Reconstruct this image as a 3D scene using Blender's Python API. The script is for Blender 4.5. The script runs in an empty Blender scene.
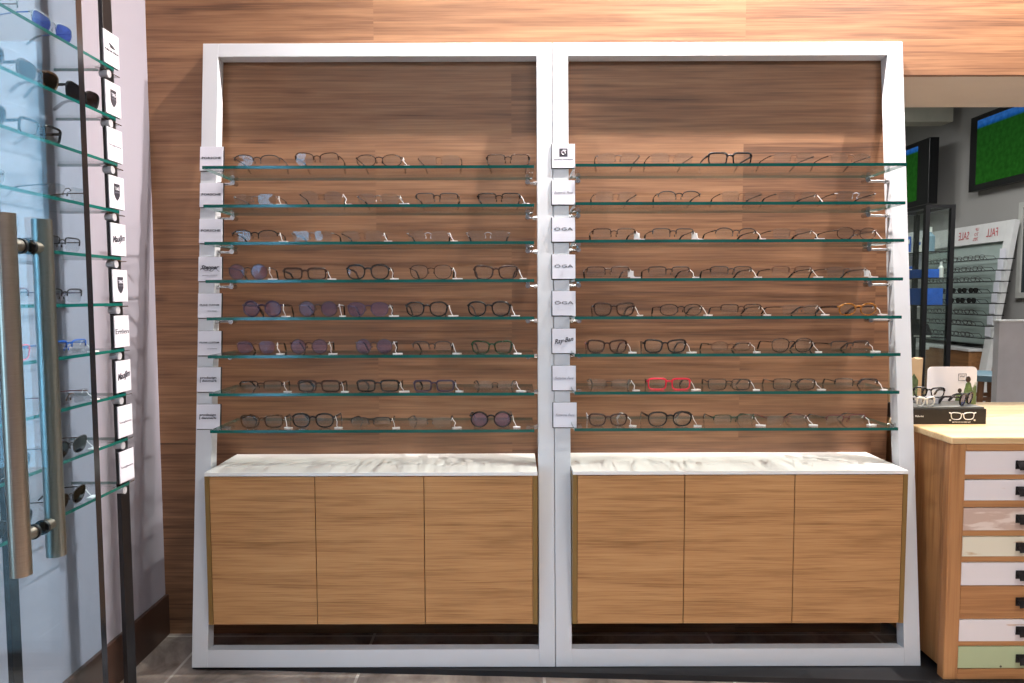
import bpy, math, random
from mathutils import Vector, Matrix, Euler
random.seed(7)
COL = bpy.context.scene.collection
PI = math.pi
R = math.radians

# ------------------------------------------------------------------ camera
F = 700.0
PITCH = R(3.6)
ROLL = R(0.15)
H = 1.215
cam_d = bpy.data.cameras.new('camera')
cam = bpy.data.objects.new('camera', cam_d)
COL.objects.link(cam)
cam_d.sensor_width = 36.0
cam_d.lens = F / 1024.0 * 36.0
cam_d.clip_start = 0.02
CM = Matrix.Rotation(PI / 2 - PITCH, 3, 'X') @ Matrix.Rotation(-ROLL, 3, 'Z')
cam.matrix_world = Matrix.Translation((0, 0, H)) @ CM.to_4x4()
bpy.context.scene.camera = cam


def ray(px, py):
    return CM @ Vector(((px - 512) / F, -(py - 341.5) / F, -1.0))


def at(px, py, Y):
    """point of the place seen at this pixel at depth Y"""
    d = ray(px, py)
    t = Y / d.y
    return Vector((d.x * t, Y, H + d.z * t))


def onz(px, py, z):
    d = ray(px, py)
    t = (z - H) / d.z
    return Vector((d.x * t, d.y * t, z))


def onx(px, py, X):
    d = ray(px, py)
    t = X / d.x
    return Vector((X, d.y * t, H + d.z * t))


# ------------------------------------------------------------------ materials
MATS = {}


def newmat(name):
    m = bpy.data.materials.new(name)
    m.use_nodes = True
    nt = m.node_tree
    for n in list(nt.nodes):
        nt.nodes.remove(n)
    out = nt.nodes.new('ShaderNodeOutputMaterial')
    return m, nt, out


def lin(c):
    r = []
    for v in c[:3]:
        v = v / 255.0
        r.append(v / 12.92 if v <= 0.04045 else ((v + 0.055) / 1.055) ** 2.4)
    return (r[0], r[1], r[2], 1.0)


def plain(name, rgb, rough=0.5, metal=0.0, spec=0.5, vary=0.06, vscale=9.0, bump=0.0, coat=0.0):
    if name in MATS:
        return MATS[name]
    m, nt, out = newmat(name)
    b = nt.nodes.new('ShaderNodeBsdfPrincipled')
    b.inputs['Roughness'].default_value = rough
    b.inputs['Metallic'].default_value = metal
    b.inputs['Specular IOR Level'].default_value = spec
    b.inputs['Coat Weight'].default_value = coat
    tc = nt.nodes.new('ShaderNodeTexCoord')
    nz = nt.nodes.new('ShaderNodeTexNoise')
    nz.inputs['Scale'].default_value = vscale
    nz.inputs['Detail'].default_value = 4
    nt.links.new(tc.outputs['Object'], nz.inputs['Vector'])
    rp = nt.nodes.new('ShaderNodeValToRGB')
    c = lin(rgb)
    rp.color_ramp.elements[0].position = 0.3
    rp.color_ramp.elements[1].position = 0.7
    rp.color_ramp.elements[0].color = tuple(max(0, v * (1 - vary)) for v in c[:3]) + (1,)
    rp.color_ramp.elements[1].color = tuple(min(1, v * (1 + vary)) for v in c[:3]) + (1,)
    nt.links.new(nz.outputs['Fac'], rp.inputs['Fac'])
    nt.links.new(rp.outputs['Color'], b.inputs['Base Color'])
    if bump:
        bp = nt.nodes.new('ShaderNodeBump')
        bp.inputs['Strength'].default_value = bump
        bp.inputs['Distance'].default_value = 0.002
        nt.links.new(nz.outputs['Fac'], bp.inputs['Height'])
        nt.links.new(bp.outputs['Normal'], b.inputs['Normal'])
    nt.links.new(b.outputs['BSDF'], out.inputs['Surface'])
    MATS[name] = m
    return m


def wood(name, dark, mid, light, axis='X', grain=1.0, plank=None, rough=0.45, coord='Object', knots=True, blend=0.5, spec=0.4, dist=0.9):
    """long grain running along one axis, with optional plank-to-plank change"""
    m, nt, out = newmat(name)
    N, L = nt.nodes, nt.links
    b = N.new('ShaderNodeBsdfPrincipled')
    b.inputs['Roughness'].default_value = rough
    b.inputs['Specular IOR Level'].default_value = spec
    tc = N.new('ShaderNodeTexCoord')
    sep = N.new('ShaderNodeSeparateXYZ')
    L.new(tc.outputs[coord], sep.inputs[0])
    cmb = N.new('ShaderNodeCombineXYZ')
    o = {'X': ('X', 'Z', 'Y'), 'Z': ('Z', 'X', 'Y'), 'Y': ('Y', 'X', 'Z')}[axis]
    for i, a in enumerate(o):
        L.new(sep.outputs[a], cmb.inputs[i])
    vec = cmb.outputs[0]
    pk = None
    if plank:
        br = N.new('ShaderNodeTexBrick')
        br.offset = 0.37
        br.inputs['Scale'].default_value = 1.0
        br.inputs['Mortar Size'].default_value = 0.0
        br.inputs['Brick Width'].default_value = plank[0]
        br.inputs['Row Height'].default_value = plank[1]
        br.inputs['Color1'].default_value = (0, 0, 0, 1)
        br.inputs['Color2'].default_value = (1, 1, 1, 1)
        L.new(vec, br.inputs['Vector'])
        pk = br.outputs['Color']
        off = N.new('ShaderNodeVectorMath')
        off.operation = 'MULTIPLY'
        off.inputs[1].default_value = (3.1, 7.7, 5.3)
        L.new(pk, off.inputs[0])
        ad = N.new('ShaderNodeVectorMath')
        L.new(vec, ad.inputs[0])
        L.new(off.outputs[0], ad.inputs[1])
        vec = ad.outputs[0]
    # wavy distortion for cathedral grain
    mp0 = N.new('ShaderNodeMapping')
    mp0.inputs['Scale'].default_value = (1.3 * grain, 5 * grain, 5 * grain)
    L.new(vec, mp0.inputs['Vector'])
    n0 = N.new('ShaderNodeTexNoise')
    n0.inputs['Scale'].default_value = 1.0
    n0.inputs['Detail'].default_value = 3
    L.new(mp0.outputs[0], n0.inputs['Vector'])
    mp1 = N.new('ShaderNodeMapping')
    mp1.inputs['Scale'].default_value = (1.8 * grain, 42 * grain, 42 * grain)
    L.new(vec, mp1.inputs['Vector'])
    sc = N.new('ShaderNodeVectorMath')
    sc.operation = 'SCALE'
    sc.inputs['Scale'].default_value = dist
    L.new(n0.outputs['Color'], sc.inputs[0])
    ad1 = N.new('ShaderNodeVectorMath')
    L.new(mp1.outputs[0], ad1.inputs[0])
    L.new(sc.outputs[0], ad1.inputs[1])
    n1 = N.new('ShaderNodeTexNoise')
    n1.inputs['Scale'].default_value = 1.0
    n1.inputs['Detail'].default_value = 5
    n1.inputs['Roughness'].default_value = 0.6
    L.new(ad1.outputs[0], n1.inputs['Vector'])
    mp2 = N.new('ShaderNodeMapping')
    mp2.inputs['Scale'].default_value = (5 * grain, 190 * grain, 190 * grain)
    L.new(vec, mp2.inputs['Vector'])
    n2 = N.new('ShaderNodeTexNoise')
    n2.inputs['Scale'].default_value = 1.0
    n2.inputs['Detail'].default_value = 2
    L.new(mp2.outputs[0], n2.inputs['Vector'])
    # sum
    a = N.new('ShaderNodeMath'); a.operation = 'MULTIPLY'; a.inputs[1].default_value = 0.48
    L.new(n1.outputs['Fac'], a.inputs[0])
    c = N.new('ShaderNodeMath'); c.operation = 'MULTIPLY_ADD'; c.inputs[1].default_value = 0.20
    L.new(n0.outputs['Fac'], c.inputs[0]); L.new(a.outputs[0], c.inputs[2])
    d = N.new('ShaderNodeMath'); d.operation = 'MULTIPLY_ADD'; d.inputs[1].default_value = 0.32
    L.new(n2.outputs['Fac'], d.inputs[0]); L.new(c.outputs[0], d.inputs[2])
    fac = d.outputs[0]
    if pk:
        e = N.new('ShaderNodeMath'); e.operation = 'MULTIPLY_ADD'; e.inputs[1].default_value = 0.10
        L.new(pk, e.inputs[0]); L.new(fac, e.inputs[2])
        g = N.new('ShaderNodeMath'); g.operation = 'SUBTRACT'; g.inputs[1].default_value = 0.05
        L.new(e.outputs[0], g.inputs[0]); fac = g.outputs[0]
    if knots:
        mp3 = N.new('ShaderNodeMapping')
        mp3.inputs['Scale'].default_value = (1.6, 6.0, 6.0)
        L.new(vec, mp3.inputs['Vector'])
        vo = N.new('ShaderNodeTexVoronoi')
        vo.inputs['Scale'].default_value = 1.0
        L.new(mp3.outputs[0], vo.inputs['Vector'])
        kr = N.new('ShaderNodeMapRange')
        kr.inputs['From Min'].default_value = 0.03
        kr.inputs['From Max'].default_value = 0.11
        kr.inputs['To Min'].default_value = 0.09
        kr.inputs['To Max'].default_value = 0.0
        L.new(vo.outputs['Distance'], kr.inputs['Value'])
        k = N.new('ShaderNodeMath'); k.operation = 'SUBTRACT'
        L.new(fac, k.inputs[0]); L.new(kr.outputs[0], k.inputs[1])
        fac = k.outputs[0]
    rp = N.new('ShaderNodeValToRGB')
    rp.color_ramp.elements[0].position = 0.33
    rp.color_ramp.elements[0].color = lin(dark)
    rp.color_ramp.elements[1].position = 0.68
    rp.color_ramp.elements[1].color = lin(light)
    me = rp.color_ramp.elements.new(blend)
    me.color = lin(mid)
    L.new(fac, rp.inputs['Fac'])
    L.new(rp.outputs['Color'], b.inputs['Base Color'])
    bp = N.new('ShaderNodeBump')
    bp.inputs['Strength'].default_value = 0.12
    bp.inputs['Distance'].default_value = 0.001
    L.new(n2.outputs['Fac'], bp.inputs['Height'])
    L.new(bp.outputs['Normal'], b.inputs['Normal'])
    L.new(b.outputs['BSDF'], out.inputs['Surface'])
    MATS[name] = m
    return m


def thin_glass(name, tint, refl=1.0, rough=0.0, ior=1.5, haze=None):
    """clear sheet: lets light straight through, mirrors by fresnel"""
    m, nt, out = newmat(name)
    N, L = nt.nodes, nt.links
    tr = N.new('ShaderNodeBsdfTransparent')
    tr.inputs[0].default_value = tint + (1,)
    gl = N.new('ShaderNodeBsdfGlossy')
    gl.inputs['Color'].default_value = (refl, refl, refl, 1)
    gl.inputs['Roughness'].default_value = rough
    fr = N.new('ShaderNodeFresnel')
    fr.inputs['IOR'].default_value = ior
    # leaving faces of a slab must not mirror totally: measure both sides as if entering
    geo = N.new('ShaderNodeNewGeometry')
    mx0 = N.new('ShaderNodeMix')
    mx0.data_type = 'FLOAT'
    mx0.inputs['A'].default_value = ior
    mx0.inputs['B'].default_value = 1.0 / ior
    L.new(geo.outputs['Backfacing'], mx0.inputs['Factor'])
    L.new(mx0.outputs[0], fr.inputs['IOR'])
    mx = N.new('ShaderNodeMixShader')
    L.new(fr.outputs[0], mx.inputs[0])
    L.new(tr.outputs[0], mx.inputs[1])
    L.new(gl.outputs[0], mx.inputs[2])
    last = mx.outputs[0]
    if haze:
        df = N.new('ShaderNodeBsdfDiffuse')
        df.inputs[0].default_value = haze[1] + (1,)
        m2 = N.new('ShaderNodeMixShader')
        m2.inputs[0].default_value = haze[0]
        L.new(last, m2.inputs[1]); L.new(df.outputs[0], m2.inputs[2])
        last = m2.outputs[0]
    L.new(last, out.inputs['Surface'])
    MATS[name] = m
    return m


def brushed(name, rgb, axis='Z', rough=0.3):
    m, nt, out = newmat(name)
    N, L = nt.nodes, nt.links
    b = N.new('ShaderNodeBsdfPrincipled')
    b.inputs['Metallic'].default_value = 1.0
    b.inputs['Roughness'].default_value = rough
    tc = N.new('ShaderNodeTexCoord')
    mp = N.new('ShaderNodeMapping')
    s = {'Z': (60, 60, 900), 'X': (900, 60, 60)}[axis]
    mp.inputs['Scale'].default_value = s
    L.new(tc.outputs['Object'], mp.inputs[0])
    n = N.new('ShaderNodeTexNoise')
    n.inputs['Scale'].default_value = 1.0
    L.new(mp.outputs[0], n.inputs['Vector'])
    rp = N.new('ShaderNodeValToRGB')
    c = lin(rgb)
    rp.color_ramp.elements[0].color = tuple(v * 0.75 for v in c[:3]) + (1,)
    rp.color_ramp.elements[1].color = c
    L.new(n.outputs['Fac'], rp.inputs[0])
    L.new(rp.outputs[0], b.inputs['Base Color'])
    L.new(b.outputs[0], out.inputs[0])
    MATS[name] = m
    return m


def worn(name, paint, under, amount=0.45, specks=True):
    """chippy painted board, wood showing at worn patches and edges"""
    m, nt, out = newmat(name)
    N, L = nt.nodes, nt.links
    b = N.new('ShaderNodeBsdfPrincipled')
    b.inputs['Roughness'].default_value = 0.6
    tc = N.new('ShaderNodeTexCoord')
    mp = N.new('ShaderNodeMapping')
    mp.inputs['Scale'].default_value = (7, 30, 38)
    L.new(tc.outputs['Object'], mp.inputs[0])
    n = N.new('ShaderNodeTexNoise')
    n.inputs['Scale'].default_value = 1.0
    n.inputs['Detail'].default_value = 6
    L.new(mp.outputs[0], n.inputs['Vector'])
    rp = N.new('ShaderNodeValToRGB')
    rp.color_ramp.elements[0].position = amount - 0.07
    rp.color_ramp.elements[0].color = lin(under)
    rp.color_ramp.elements[1].position = amount
    rp.color_ramp.elements[1].color = lin(paint)
    L.new(n.outputs['Fac'], rp.inputs[0])
    colr = rp.outputs[0]
    if specks:
        vo = N.new('ShaderNodeTexVoronoi')
        vo.inputs['Scale'].default_value = 34
        L.new(tc.outputs['Object'], vo.inputs['Vector'])
        n3 = N.new('ShaderNodeTexNoise'); n3.inputs['Scale'].default_value = 9
        L.new(tc.outputs['Object'], n3.inputs['Vector'])
        lt = N.new('ShaderNodeMath'); lt.operation = 'LESS_THAN'; lt.inputs[1].default_value = 0.15
        L.new(vo.outputs['Distance'], lt.inputs[0])
        gt = N.new('ShaderNodeMath'); gt.operation = 'GREATER_THAN'; gt.inputs[1].default_value = 0.6
        L.new(n3.outputs['Fac'], gt.inputs[0])
        mu = N.new('ShaderNodeMath'); mu.operation = 'MULTIPLY'
        L.new(lt.outputs[0], mu.inputs[0]); L.new(gt.outputs[0], mu.inputs[1])
        mx = N.new('ShaderNodeMix'); mx.data_type = 'RGBA'
        L.new(mu.outputs[0], mx.inputs['Factor'])
        L.new(colr, mx.inputs['A']); mx.inputs['B'].default_value = lin((70, 60, 50))
        colr = mx.outputs['Result']
    L.new(colr, b.inputs['Base Color'])
    bp = N.new('ShaderNodeBump'); bp.inputs['Strength'].default_value = 0.3; bp.inputs['Distance'].default_value = 0.001
    L.new(n.outputs['Fac'], bp.inputs['Height']); L.new(bp.outputs[0], b.inputs['Normal'])
    L.new(b.outputs[0], out.inputs[0])
    MATS[name] = m
    return m


def tiles(name, a, c, grout, size, mortar=0.004, rough=0.4):
    m, nt, out = newmat(name)
    N, L = nt.nodes, nt.links
    b = N.new('ShaderNodeBsdfPrincipled')
    b.inputs['Roughness'].default_value = rough
    tc = N.new('ShaderNodeTexCoord')
    mp = N.new('ShaderNodeMapping')
    mp.inputs['Location'].default_value = (1.10, 0.55, 0)
    L.new(tc.outputs['Object'], mp.inputs[0])
    br = N.new('ShaderNodeTexBrick')
    br.offset = 0.0
    br.inputs['Scale'].default_value = 1.0
    br.inputs['Brick Width'].default_value = size[0]
    br.inputs['Row Height'].default_value = size[1]
    br.inputs['Mortar Size'].default_value = mortar
    L.new(mp.outputs[0], br.inputs['Vector'])
    n = N.new('ShaderNodeTexNoise')
    n.inputs['Scale'].default_value = 5
    n.inputs['Detail'].default_value = 8
    n.inputs['Roughness'].default_value = 0.65
    n.inputs['Distortion'].default_value = 0.8
    L.new(tc.outputs['Object'], n.inputs['Vector'])
    rp = N.new('ShaderNodeValToRGB')
    rp.color_ramp.elements[0].position = 0.36
    rp.color_ramp.elements[1].position = 0.64
    rp.color_ramp.elements[0].color = lin(a)
    rp.color_ramp.elements[1].color = lin(c)
    L.new(n.outputs['Fac'], rp.inputs[0])
    mx = N.new('ShaderNodeMix'); mx.data_type = 'RGBA'
    L.new(br.outputs['Fac'], mx.inputs['Factor'])
    L.new(rp.outputs[0], mx.inputs['A'])
    mx.inputs['B'].default_value = lin(grout)
    L.new(mx.outputs['Result'], b.inputs['Base Color'])
    L.new(b.outputs[0], out.inputs[0])
    MATS[name] = m
    return m


def picture(name, fn):
    """a screen or print drawn with a node function over object coordinates"""
    m, nt, out = newmat(name)
    fn(nt, out)
    MATS[name] = m
    return m


WALLW = wood('wall_wood', (80, 54, 40), (130, 93, 67), (160, 120, 88), grain=0.85, plank=(1.28, 0.35), rough=0.5)
OAK = wood('cabinet_oak', (128, 88, 54), (178, 132, 86), (198, 154, 106), grain=1.25, rough=0.5, knots=False, spec=0.3)
OAKEDGE = plain('oak_edge', (128, 98, 48), 0.45, vary=0.05)
PINE = wood('dresser_pine', (128, 84, 50), (170, 120, 76), (188, 140, 92), axis='Z', grain=0.7, rough=0.5, blend=0.48)
PINEH = wood('dresser_pine_rail', (128, 84, 50), (170, 120, 76), (188, 140, 92), axis='X', grain=0.8, rough=0.5)
PALE = wood('pale_top_wood', (178, 142, 98), (206, 176, 132), (220, 196, 156), axis='X', grain=0.7, rough=0.4, knots=False)
FARWOOD = wood('far_wood', (104, 70, 44), (140, 98, 62), (160, 116, 76), axis='Y', grain=0.8, knots=False)
WHITE = plain('white_lacquer', (204, 207, 212), 0.35, vary=0.015, vscale=3)
TOPW = plain('white_laminate', (232, 232, 230), 0.25, vary=0.02, vscale=4)
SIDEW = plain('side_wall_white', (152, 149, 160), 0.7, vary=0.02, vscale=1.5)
GREYW = plain('grey_wall', (150, 148, 146), 0.8, vary=0.02, vscale=1.2)
GREENW = plain('grey_green_wall', (150, 156, 148), 0.8, vary=0.02)
CEIL = plain('ceiling_paint', (214, 212, 208), 0.9, vary=0.01)
SOFFIT = plain('soffit_paint', (200, 192, 184), 0.85, vary=0.02)
BASE = plain('dark_skirting', (70, 50, 42), 0.35, vary=0.05)
BLACK = plain('black_lacquer', (14, 14, 17), 0.35, vary=0.05)
DULLB = plain('black_board', (22, 22, 26), 0.6, vary=0.1)
FLOOR = tiles('floor_tile', (112, 100, 92), (184, 170, 160), (206, 198, 190), (0.6, 0.6), 0.005)
PLATE = plain('plaque_white', (216, 216, 226), 0.3, vary=0.01, vscale=30)
INK = plain('ink_dark', (46, 44, 54), 0.6, vary=0.02)
INKG = plain('ink_grey', (120, 118, 130), 0.6, vary=0.02)
INKR = plain('ink_red', (178, 70, 76), 0.6, vary=0.02)
STEEL = brushed('brushed_steel', (178, 166, 152), 'Z', 0.32)
CHROME = plain('chrome', (190, 190, 190), 0.2, metal=1.0, vary=0.02)
SHELFG = thin_glass('shelf_glass', (0.984, 0.992, 0.989), 0.9)
EDGE2 = plain('glass_back_edge', (34, 62, 52), 0.3, vary=0.1)
EDGE = plain('glass_edge', (10, 88, 80), 0.12, vary=0.25, vscale=6, spec=0.8)
DOORG = thin_glass('door_glass', (0.79, 0.90, 0.95), 1.0)
DOOREDGE = plain('door_glass_edge', (8, 16, 24), 0.15, vary=0.1, spec=0.8)
LENS = thin_glass('lens_clear', (0.955, 0.965, 0.965), 0.9)
LENSR = thin_glass('lens_clear_rimless', (0.93, 0.94, 0.94), 1.0, haze=(0.012, (0.8, 0.8, 0.8)))
LENSP = thin_glass('lens_violet', (0.80, 0.74, 0.86), 0.8, haze=(0.07, (0.42, 0.36, 0.55)))
LENSD = thin_glass('lens_dark', (0.12, 0.12, 0.14), 1.0)
LENSB = thin_glass('lens_blue', (0.30, 0.38, 0.72), 1.0, haze=(0.2, (0.12, 0.18, 0.5)))
LENSN = thin_glass('lens_brown', (0.22, 0.17, 0.12), 1.0)
TAG = plain('paper_tag', (236, 234, 232), 0.6, vary=0.02)
VITG = thin_glass('vitrine_glass', (0.93, 0.96, 0.95), 0.8)
FCOL = {
    'black': plain('acetate_black', (16, 14, 16), 0.25),
    'brown': plain('acetate_brown', (58, 36, 28), 0.25),
    'dark': plain('metal_dark', (44, 36, 36), 0.3),
    'tort': plain('acetate_tortoise', (74, 48, 26), 0.25, vary=0.8, vscale=140),
    'green': plain('acetate_green', (30, 58, 34), 0.25, vary=0.6, vscale=120),
    'amber': plain('acetate_amber', (150, 96, 36), 0.25, vary=0.7, vscale=120),
    'bronze': plain('metal_bronze', (104, 70, 52), 0.3, metal=0.4),
    'silver': plain('metal_silver', (150, 146, 146), 0.25, metal=0.8),
    'red': plain('acetate_red', (232, 28, 62), 0.3),
    'wine': plain('acetate_wine', (96, 28, 34), 0.3),
    'violet': plain('acetate_violet', (52, 38, 66), 0.3),
    'blue': plain('acetate_blue', (30, 96, 190), 0.3),
    'clear': plain('acetate_clear', (176, 178, 184), 0.2),
    'white': plain('acetate_white', (226, 226, 220), 0.3),
}


# ------------------------------------------------------------------ mesh builder
class MB:
    def __init__(s):
        s.v, s.f, s.mi = [], [], []

    def add(s, vs, fs, mi=0):
        b = len(s.v)
        s.v += [tuple(p) for p in vs]
        s.f += [tuple(i + b for i in f) for f in fs]
        s.mi += [mi] * len(fs)

    def box(s, a, b, mi=0, ends=None, M=None, back=None):
        x0, y0, z0 = a
        x1, y1, z1 = b
        vs = [Vector(p) for p in ((x0, y0, z0), (x1, y0, z0), (x1, y1, z0), (x0, y1, z0), (x0, y0, z1), (x1, y0, z1), (x1, y1, z1), (x0, y1, z1))]
        if M:
            vs = [M @ p for p in vs]
        base = len(s.v)
        fs = [(0, 3, 2, 1), (4, 5, 6, 7), (0, 1, 5, 4), (1, 2, 6, 5), (2, 3, 7, 6), (3, 0, 4, 7)]
        s.add(vs, fs, mi)
        if ends is not None:                      # the four narrow faces get another slot
            for k in range(2, 6):
                s.mi[-6 + k] = ends
            if back is not None:
                s.mi[-2] = back
        return s

    def cbox(s, a, b, c=0.002, mi=0):
        """box with chamfered edges"""
        a, b = Vector(a), Vector(b)
        c = min(c, (b.x - a.x) / 2.2, (b.y - a.y) / 2.2, (b.z - a.z) / 2.2)
        import bmesh
        bm = bmesh.new()
        bmesh.ops.create_cube(bm, size=1)
        for v in bm.verts:
            v.co = Vector([(a[i] + b[i]) / 2 + v.co[i] * (b[i] - a[i]) for i in range(3)])
        bmesh.ops.bevel(bm, geom=list(bm.edges), offset=c, segments=2, affect='EDGES', profile=0.5)
        bm.verts.index_update()
        s.add([v.co.copy() for v in bm.verts], [[v.index for v in f.verts] for f in bm.faces], mi)
        bm.free()
        return s

    def tube(s, pts, r, n=8, mi=0, closed=False, flat=None, caps=True):
        pts = [Vector(p) for p in pts]
        m = len(pts)
        rr = r if isinstance(r, (list, tuple)) else [r] * m
        vs, fs = [], []
        up0 = None
        for i, p in enumerate(pts):
            if closed:
                t = pts[(i + 1) % m] - pts[i - 1]
            else:
                t = pts[min(i + 1, m - 1)] - pts[max(i - 1, 0)]
            t.normalize()
            if up0 is None:
                ref = Vector((0, 0, 1)) if abs(t.z) < 0.9 else Vector((0, 1, 0))
                u = ref.cross(t).normalized()
            else:
                u = (up0 - t * up0.dot(t)).normalized()
            up0 = u
            w = t.cross(u)
            for k in range(n):
                a = 2 * PI * k / n
                fu = flat[0] if flat else 1.0
                fw = flat[1] if flat else 1.0
                vs.append(p + u * math.cos(a) * rr[i] * fu + w * math.sin(a) * rr[i] * fw)
        for i in range(m if closed else m - 1):
            j = (i + 1) % m
            for k in range(n):
                l = (k + 1) % n
                fs.append((i * n + k, i * n + l, j * n + l, j * n + k))
        if not closed and caps:
            fs.append(tuple(range(n - 1, -1, -1)))
            fs.append(tuple((m - 1) * n + k for k in range(n)))
        s.add(vs, fs, mi)
        return s

    def cyl(s, a, b, r, n=20, mi=0):
        return s.tube([a, b], r, n, mi)

    def prism(s, pts, y0, y1, mi=0, side=None):
        """outline in XZ between depths y0 and y1"""
        n = len(pts)
        vs = [(x, y0, z) for x, z in pts] + [(x, y1, z) for x, z in pts]
        fs = [tuple(range(n)), tuple(range(2 * n - 1, n - 1, -1))]
        s.add(vs, fs, mi)
        s.add(vs, [(i, i + n, (i + 1) % n + n, (i + 1) % n) for i in range(n)], side if side is not None else mi)
        return s

    def build(s, name, mats, parent=None, smooth=False, loc=None, rot=None):
        me = bpy.data.meshes.new(name)
        me.from_pydata([tuple(v) for v in s.v], [], s.f)
        if not isinstance(mats, (list, tuple)):
            mats = [mats]
        for m in mats:
            me.materials.append(m)
        for p, i in zip(me.polygons, s.mi):
            p.material_index = i
            p.use_smooth = smooth
        me.validate()
        me.update()
        import bmesh
        bm = bmesh.new(); bm.from_mesh(me)
        bmesh.ops.recalc_face_normals(bm, faces=bm.faces)
        bm.to_mesh(me); bm.free()
        o = bpy.data.objects.new(name, me)
        COL.objects.link(o)
        if parent:
            o.parent = parent
        if loc is not None:
            o.location = loc
        if rot is not None:
            o.rotation_euler = rot
        return o


def thing(name, label, cat, loc=(0, 0, 0), rot=(0, 0, 0), group=None):
    o = bpy.data.objects.new(name, None)
    o.empty_display_size = 0.05
    COL.objects.link(o)
    o.location = loc
    o.rotation_euler = rot
    return tag(o, label, cat, group)


def tag(o, label, cat, group=None):
    o['label'] = label
    o['category'] = cat
    if group:
        o['group'] = group
    return o


def struct(o):
    o['kind'] = 'structure'
    return o


_txt = {}


def lettering(name, s, w, h, mat, parent, loc, rot=(PI / 2, 0, 0), shear=0.0, mirror=False, bold=0.0):
    key = (s, shear, bold)
    if key not in _txt:
        cu = bpy.data.curves.new('t', 'FONT')
        cu.body = s
        cu.size = 1.0
        cu.shear = shear
        cu.extrude = 0.01
        cu.offset = bold
        cu.resolution_u = 2
        cu.align_x = 'CENTER'
        ob = bpy.data.objects.new('t', cu)
        COL.objects.link(ob)
        bpy.context.view_layer.update()
        dg = bpy.context.evaluated_depsgraph_get()
        me = bpy.data.meshes.new_from_object(ob.evaluated_get(dg))
        COL.objects.unlink(ob)
        bpy.data.objects.remove(ob)
        xs = [v.co.x for v in me.vertices]; ys = [v.co.y for v in me.vertices]
        cx, cy = (min(xs) + max(xs)) / 2, (min(ys) + max(ys)) / 2
        sx, sy = max(xs) - min(xs), max(ys) - min(ys)
        for v in me.vertices:
            v.co = ((v.co.x - cx) / sx, (v.co.y - cy) / sy, v.co.z * 0.05)
        _txt[key] = me
    me = _txt[key].copy()
    for v in me.vertices:
        v.co = (v.co.x * w * (-1 if mirror else 1), v.co.y * h, v.co.z)
    if mirror:
        me.flip_normals()
    me.materials.clear()
    me.materials.append(mat)
    me.name = name
    o = bpy.data.objects.new(name, me)
    COL.objects.link(o)
    o.parent = parent
    o.location = loc
    o.rotation_euler = rot
    return o


# ------------------------------------------------------------------ the room
WY = 2.47          # wood wall plane
HX = 1.335         # where the wood wall ends at the opening
SOFZ = at(960, 75, WY).z
SOFY = 2.887
XR = 4.68
CZ = 3.0
SX = at(150.5, 2, WY).x
SX = -1.256


def sbox(name, a, b, mat):
    return struct(MB().box(a, b).build(name, mat))


sbox('floor', (-4.2, -3.2, -0.05), (6.0, 10.2, 0.0), FLOOR)
sbox('ceiling', (-4.2, -3.2, CZ), (6.0, SOFY, CZ + 0.08), CEIL)
sbox('ceiling_far', (-0.2, SOFY, 3.25), (6.0, 10.2, 3.33), GREENW)
m = MB()
m.box((SX - 0.1, WY, 0), (HX, WY + 0.10, CZ))
m.box((HX, WY, SOFZ), (XR, WY + 0.02, CZ))
struct(m.build('wall_back', WALLW))
# bulkhead over the opening, its underside in grey plaster, and the rest of the wall's thickness
m = MB()
m.box((HX, WY + 0.02, SOFZ + 0.001), (XR, SOFY, 3.3))
m.box((0.9, WY + 0.10, 0), (HX - 0.002, SOFY, SOFZ + 0.001))
struct(m.build('wall_bulkhead', SOFFIT))
sbox('wall_left', (SX - 0.08, 1.12, 0), (SX, WY, CZ), SIDEW)
sbox('wall_return', (-4.1, 1.12, 0), (SX - 0.08, 1.20, CZ), SIDEW)
sbox('wall_right', (XR, -3.1, 0), (XR + 0.1, 10.1, 3.3), GREYW)
sbox('wall_rear', (-1.39, -3.1, 0), (XR, -3.0, CZ), SIDEW)
sbox('wall_side', (-1.47, -3.1, 0), (-1.39, -0.45, CZ), SIDEW)
sbox('wall_far', (-0.1, 10.0, 0), (XR, 10.1, 3.3), GREENW)
sbox('wall_far_side', (-0.1, SOFY, 0), (0.0, 10.0, 3.3), GREENW)
# street side: shop window behind and to the left of the camera
sbox('wall_far_left', (-4.2, -0.53, 0), (-4.1, 1.2, CZ), SIDEW)
m = MB()
m.box((-4.1, -0.53, 2.62), (-1.39, -0.45, CZ))
m.box((-4.1, -0.53, 0), (-3.3, -0.45, 2.62))
struct(m.build('wall_street', SIDEW))
m = MB()
for x in (-3.3, -1.45):
    m.box((x, -0.53, 0.0), (x + 0.06, -0.45, 2.62))
m.box((-3.24, -0.53, 2.56), (-1.45, -0.45, 2.62))
m.box((-3.24, -0.53, 0.0), (-1.45, -0.45, 0.06))
wf = struct(m.build('window_1', BLACK))
MB().box((-3.24, -0.495, 0.06), (-1.45, -0.489, 2.56)).build('pane', VITG, wf)

# skirting on the side wall
zb = onx(163, 599, SX + 0.012).z
m = MB().cbox((SX, 1.12, 0), (SX + 0.012, WY, zb), 0.001)
struct(m.build('baseboard_left', BASE))
# black board the racks stand on
a = onz(192.5, 669, 0.0); b = onz(780, 683, 0.0); 
slope = (b.y - a.y) / (b.x - a.x)
xr = 1.60
m = MB()
pts = [(a.x, a.y), (xr, a.y + slope * (xr - a.x)), (xr, 2.30), (a.x, 2.30)]
vs = [(x, y, 0.0) for x, y in pts] + [(x, y, 0.018) for x, y in pts]
m.add(vs, [(0, 3, 2, 1), (4, 5, 6, 7), (0, 1, 5, 4), (1, 2, 6, 5), (2, 3, 7, 6), (3, 0, 4, 7)])
struct(m.build('trim_1', DULLB))

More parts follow.
